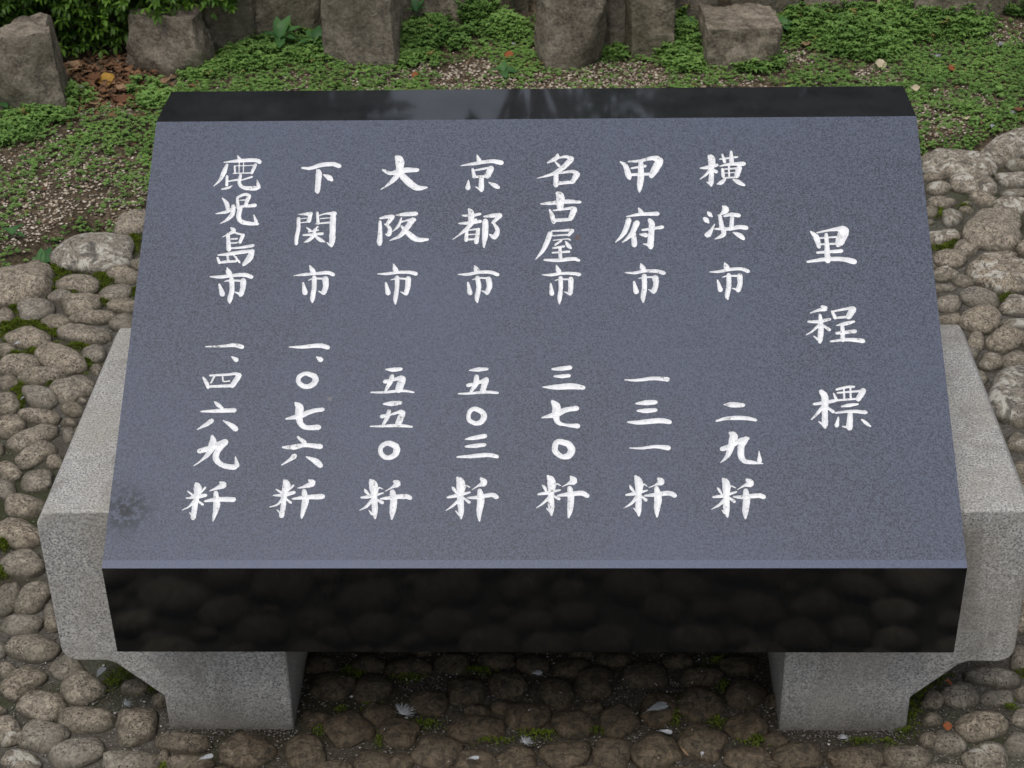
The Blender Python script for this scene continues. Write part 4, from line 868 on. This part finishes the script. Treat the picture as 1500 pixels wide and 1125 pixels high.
broad_plant(1146, 58, [(90, 50, .05, .38), (10, 30, .05, .38), (-70, 20, .045, .38), (170, 40, .045, .38)], 'round-leaved weed at the right side of the low square rock', stem=.035)
broad_plant(1226, 72, [(90, 30, .035, .4), (0, 20, .035, .4), (200, 20, .03, .4), (-80, 15, .03, .4)], 'low blue-green clover-like weed before the broad rock', stem=.012)
broad_plant(20, 352, [(60, 35, .05, .25), (140, 25, .05, .25), (-20, 20, .045, .25)], 'small leafy weed beside the star-shaped weed at left', stem=.015)
broad_plant(985, 10, [(90, 60, .06, .3), (20, 45, .06, .3), (160, 45, .06, .3)], 'dark leafy weed behind the low square rock', stem=.09)
# bamboo scrap and dry stalks
def scrap(px, py, l, wd, az, el, lab, mat='paleleaf', cat='scrap'):
    x, y = gnd(px, py); o = link('dry_stalk', curled_leaf(wd, l, int(px), .08), M[mat], None, (x, y, soil_z(x, y)+l*.5*math.sin(el)+.004 if py < 400 else .03), (0, -el, az)); tag(o, lab, cat, 'dry plant scraps')
scrap(1287, 30, .10, .016, 1.2, 1.1, 'cream strip of dry bamboo sheath leaning beside the broad rock')
scrap(1299, 32, .09, .014, 1.9, 1.0, 'brown curled sheath strip right of the cream bamboo strip', 'brownleaf')
scrap(1309, 30, .09, .010, 1.0, 1.2, 'tan arching sheath strip, rightmost of the sheath strips', 'tanleaf')
scrap(1338, 30, .16, .004, .8, .45, 'long dry stalk slanting through the weeds right of the sheath strips', 'tanleaf')
scrap(690, 95, .07, .003, .9, .5, 'thin curved dry stalk on the weeds behind the tablet', 'tanleaf')
scrap(1002, 1108, .025, .003, -1.1, .1, 'short orange dry stalk on cobbles at the bottom', 'tanleaf')
scrap(882, 58, .05, .003, 2.0, .9, 'white dry stalk between the pillar rock and the mossy dark rock')

# ------------------------------------------------------------------ glossy shrub, upper left
shrub = bpy.data.objects.new('glossy_shrub', None); COL.objects.link(shrub); shrub.location = (-1.62, 3.22, .05)
tag(shrub, 'dense dark green shrub with small glossy leaves overhanging the rocks at upper left', 'shrub')
so_ = Vector(shrub.location)
CL = [(-60, -40, 2.95, .25), (20, -52, 2.92, .19), (-10, -20, 3.0, .12), (95, 0, 3.0, .17), (150, 5, 3.0, .155), (115, 38, 3.0, .10), (165, 42, 3.0, .085), (205, -5, 2.95, .12), (235, -30, 2.9, .13), (300, -30, 2.9, .09), (335, -14, 2.9, .045), (60, -90, 3.1, .26), (190, -110, 3.1, .26), (-110, -80, 3.1, .3), (320, -95, 3.1, .16), (260, 8, 2.92, .03), (330, 6, 2.9, .02)]
B, D, Tn, L = [], [], [], []; wh = []
for px, py, yy, r in CL:
    c = on_y(px, py, yy); n = int(7600*r*r)+6
    for _ in range(n):
        d = Vector((rng.normal(), rng.normal(), rng.normal())).normalized(); rr = r*rng.uniform(.5, 1.02); p = c+d*rr; p += Vector(rng.normal(0, .012, 3))
        if p.z < .05: continue
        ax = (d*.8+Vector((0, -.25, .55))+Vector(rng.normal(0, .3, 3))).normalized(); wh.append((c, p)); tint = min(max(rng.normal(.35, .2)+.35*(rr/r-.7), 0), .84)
        if rng.random() < .15: tint = .84
        s1 = ax.orthogonal().normalized(); s2 = ax.cross(s1); a0 = rng.uniform(0, 6.28); k = int(rng.integers(5, 8)); big = rng.uniform(.018, .034)
        for i in range(k):
            a = a0+6.283*i/k; e = rng.uniform(.25, .8); dd = (s1*math.cos(a)+s2*math.sin(a))*math.cos(e)+ax*math.sin(e)
            B.append(p-so_); D.append(dd); Tn.append(min(max(tint+rng.normal(0, .06), 0), .84)); L.append(big*rng.uniform(.75, 1.1))
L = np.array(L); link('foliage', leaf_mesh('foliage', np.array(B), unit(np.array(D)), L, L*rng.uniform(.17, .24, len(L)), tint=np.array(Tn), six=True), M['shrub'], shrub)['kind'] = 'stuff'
A, Bq = [], []
rt = Vector((0, 0, -.05))
for i in range(0, len(wh), 9): c, p = wh[i]; A.append(tuple(c-so_)); Bq.append(tuple(p-so_))
for px, py, yy, r in CL: c = on_y(px, py, yy)-so_; m_ = rt.lerp(c, .5)+Vector((0, .05, .02)); A += [tuple(rt), tuple(m_)]; Bq += [tuple(m_), tuple(c)]
link('branch', stick_mesh('branch', A, Bq, .0028), M['bark'], shrub)['kind'] = 'stuff'

# ------------------------------------------------------------------ trees behind the bed (seen as the dark reflection in the tablet's polished top)
def tree(x, y, h, cr_, seed, lab, nleaf=15000):
    rs = np.random.default_rng(seed); t = bpy.data.objects.new('tree', None); COL.objects.link(t); t.location = (x, y, 0); tag(t, lab, 'tree', 'trees standing behind the planting bed')
    A, Bq, R = [], [], []; p = np.zeros(3); p[2] = -.1
    for i in range(7):
        q_ = p+np.array([rs.normal(0, .06), rs.normal(0, .06), h*.11]); A.append(p); Bq.append(q_); R.append(.16*(1-i*.1)); p = q_
    link('trunk', stick_mesh('trunk', A, Bq, np.array(R)), M['bark'], t)
    A, Bq, R = [], [], []; cl = []
    for i in range(44):
        z = h*rs.uniform(.14, .98); a = rs.uniform(0, 6.28); rr = cr_*rs.uniform(.3, .85)*(1-.45*abs(z/h-.5)); s = np.array([0, 0, min(z*.8, h*.75)]); e_ = np.array([rr*math.cos(a), rr*math.sin(a), z]); A.append(s); Bq.append(e_); R.append(.04); cl.append((e_, cr_*rs.uniform(.28, .45)))
    link('limb', stick_mesh('limb', A, Bq, np.array(R)), M['bark'], t)['kind'] = 'stuff'
    B, D = [], []
    for i in range(nleaf):
        c, r = cl[i % len(cl)]; d = unit(rs.normal(0, 1, 3)); B.append(c+d*r*rs.uniform(.35, 1)); D.append(unit(d+rs.normal(0, .6, 3)+np.array([0, 0, -.2])))
    Ln = rs.uniform(.14, .27, nleaf); link('crown', leaf_mesh('crown', np.array(B), np.array(D), Ln, Ln*.32), M['tree'], t)['kind'] = 'stuff'
tree(-3.7, 7.2, 7.5, 1.7, 1, 'tall leafy tree behind the left half of the rocks, mirrored dark in the tablet top')
tree(-2.0, 7.4, 7.0, 1.12, 2, 'slim leafy tree behind the middle rocks, left of the gap mirrored in the tablet')
tree(-.15, 10.5, 6.5, .95, 5, 'thin airy tree standing farther back in the gap mirrored in the tablet top', 900)
tree(1.62, 7.4, 7.5, 1.25, 3, 'broad leafy tree behind the rocks, right of the bright gap mirrored in the tablet')
tree(3.5, 7.5, 7.5, 1.7, 4, 'leafy tree farthest right behind the rocks')
print('scene built', len(bpy.data.objects))
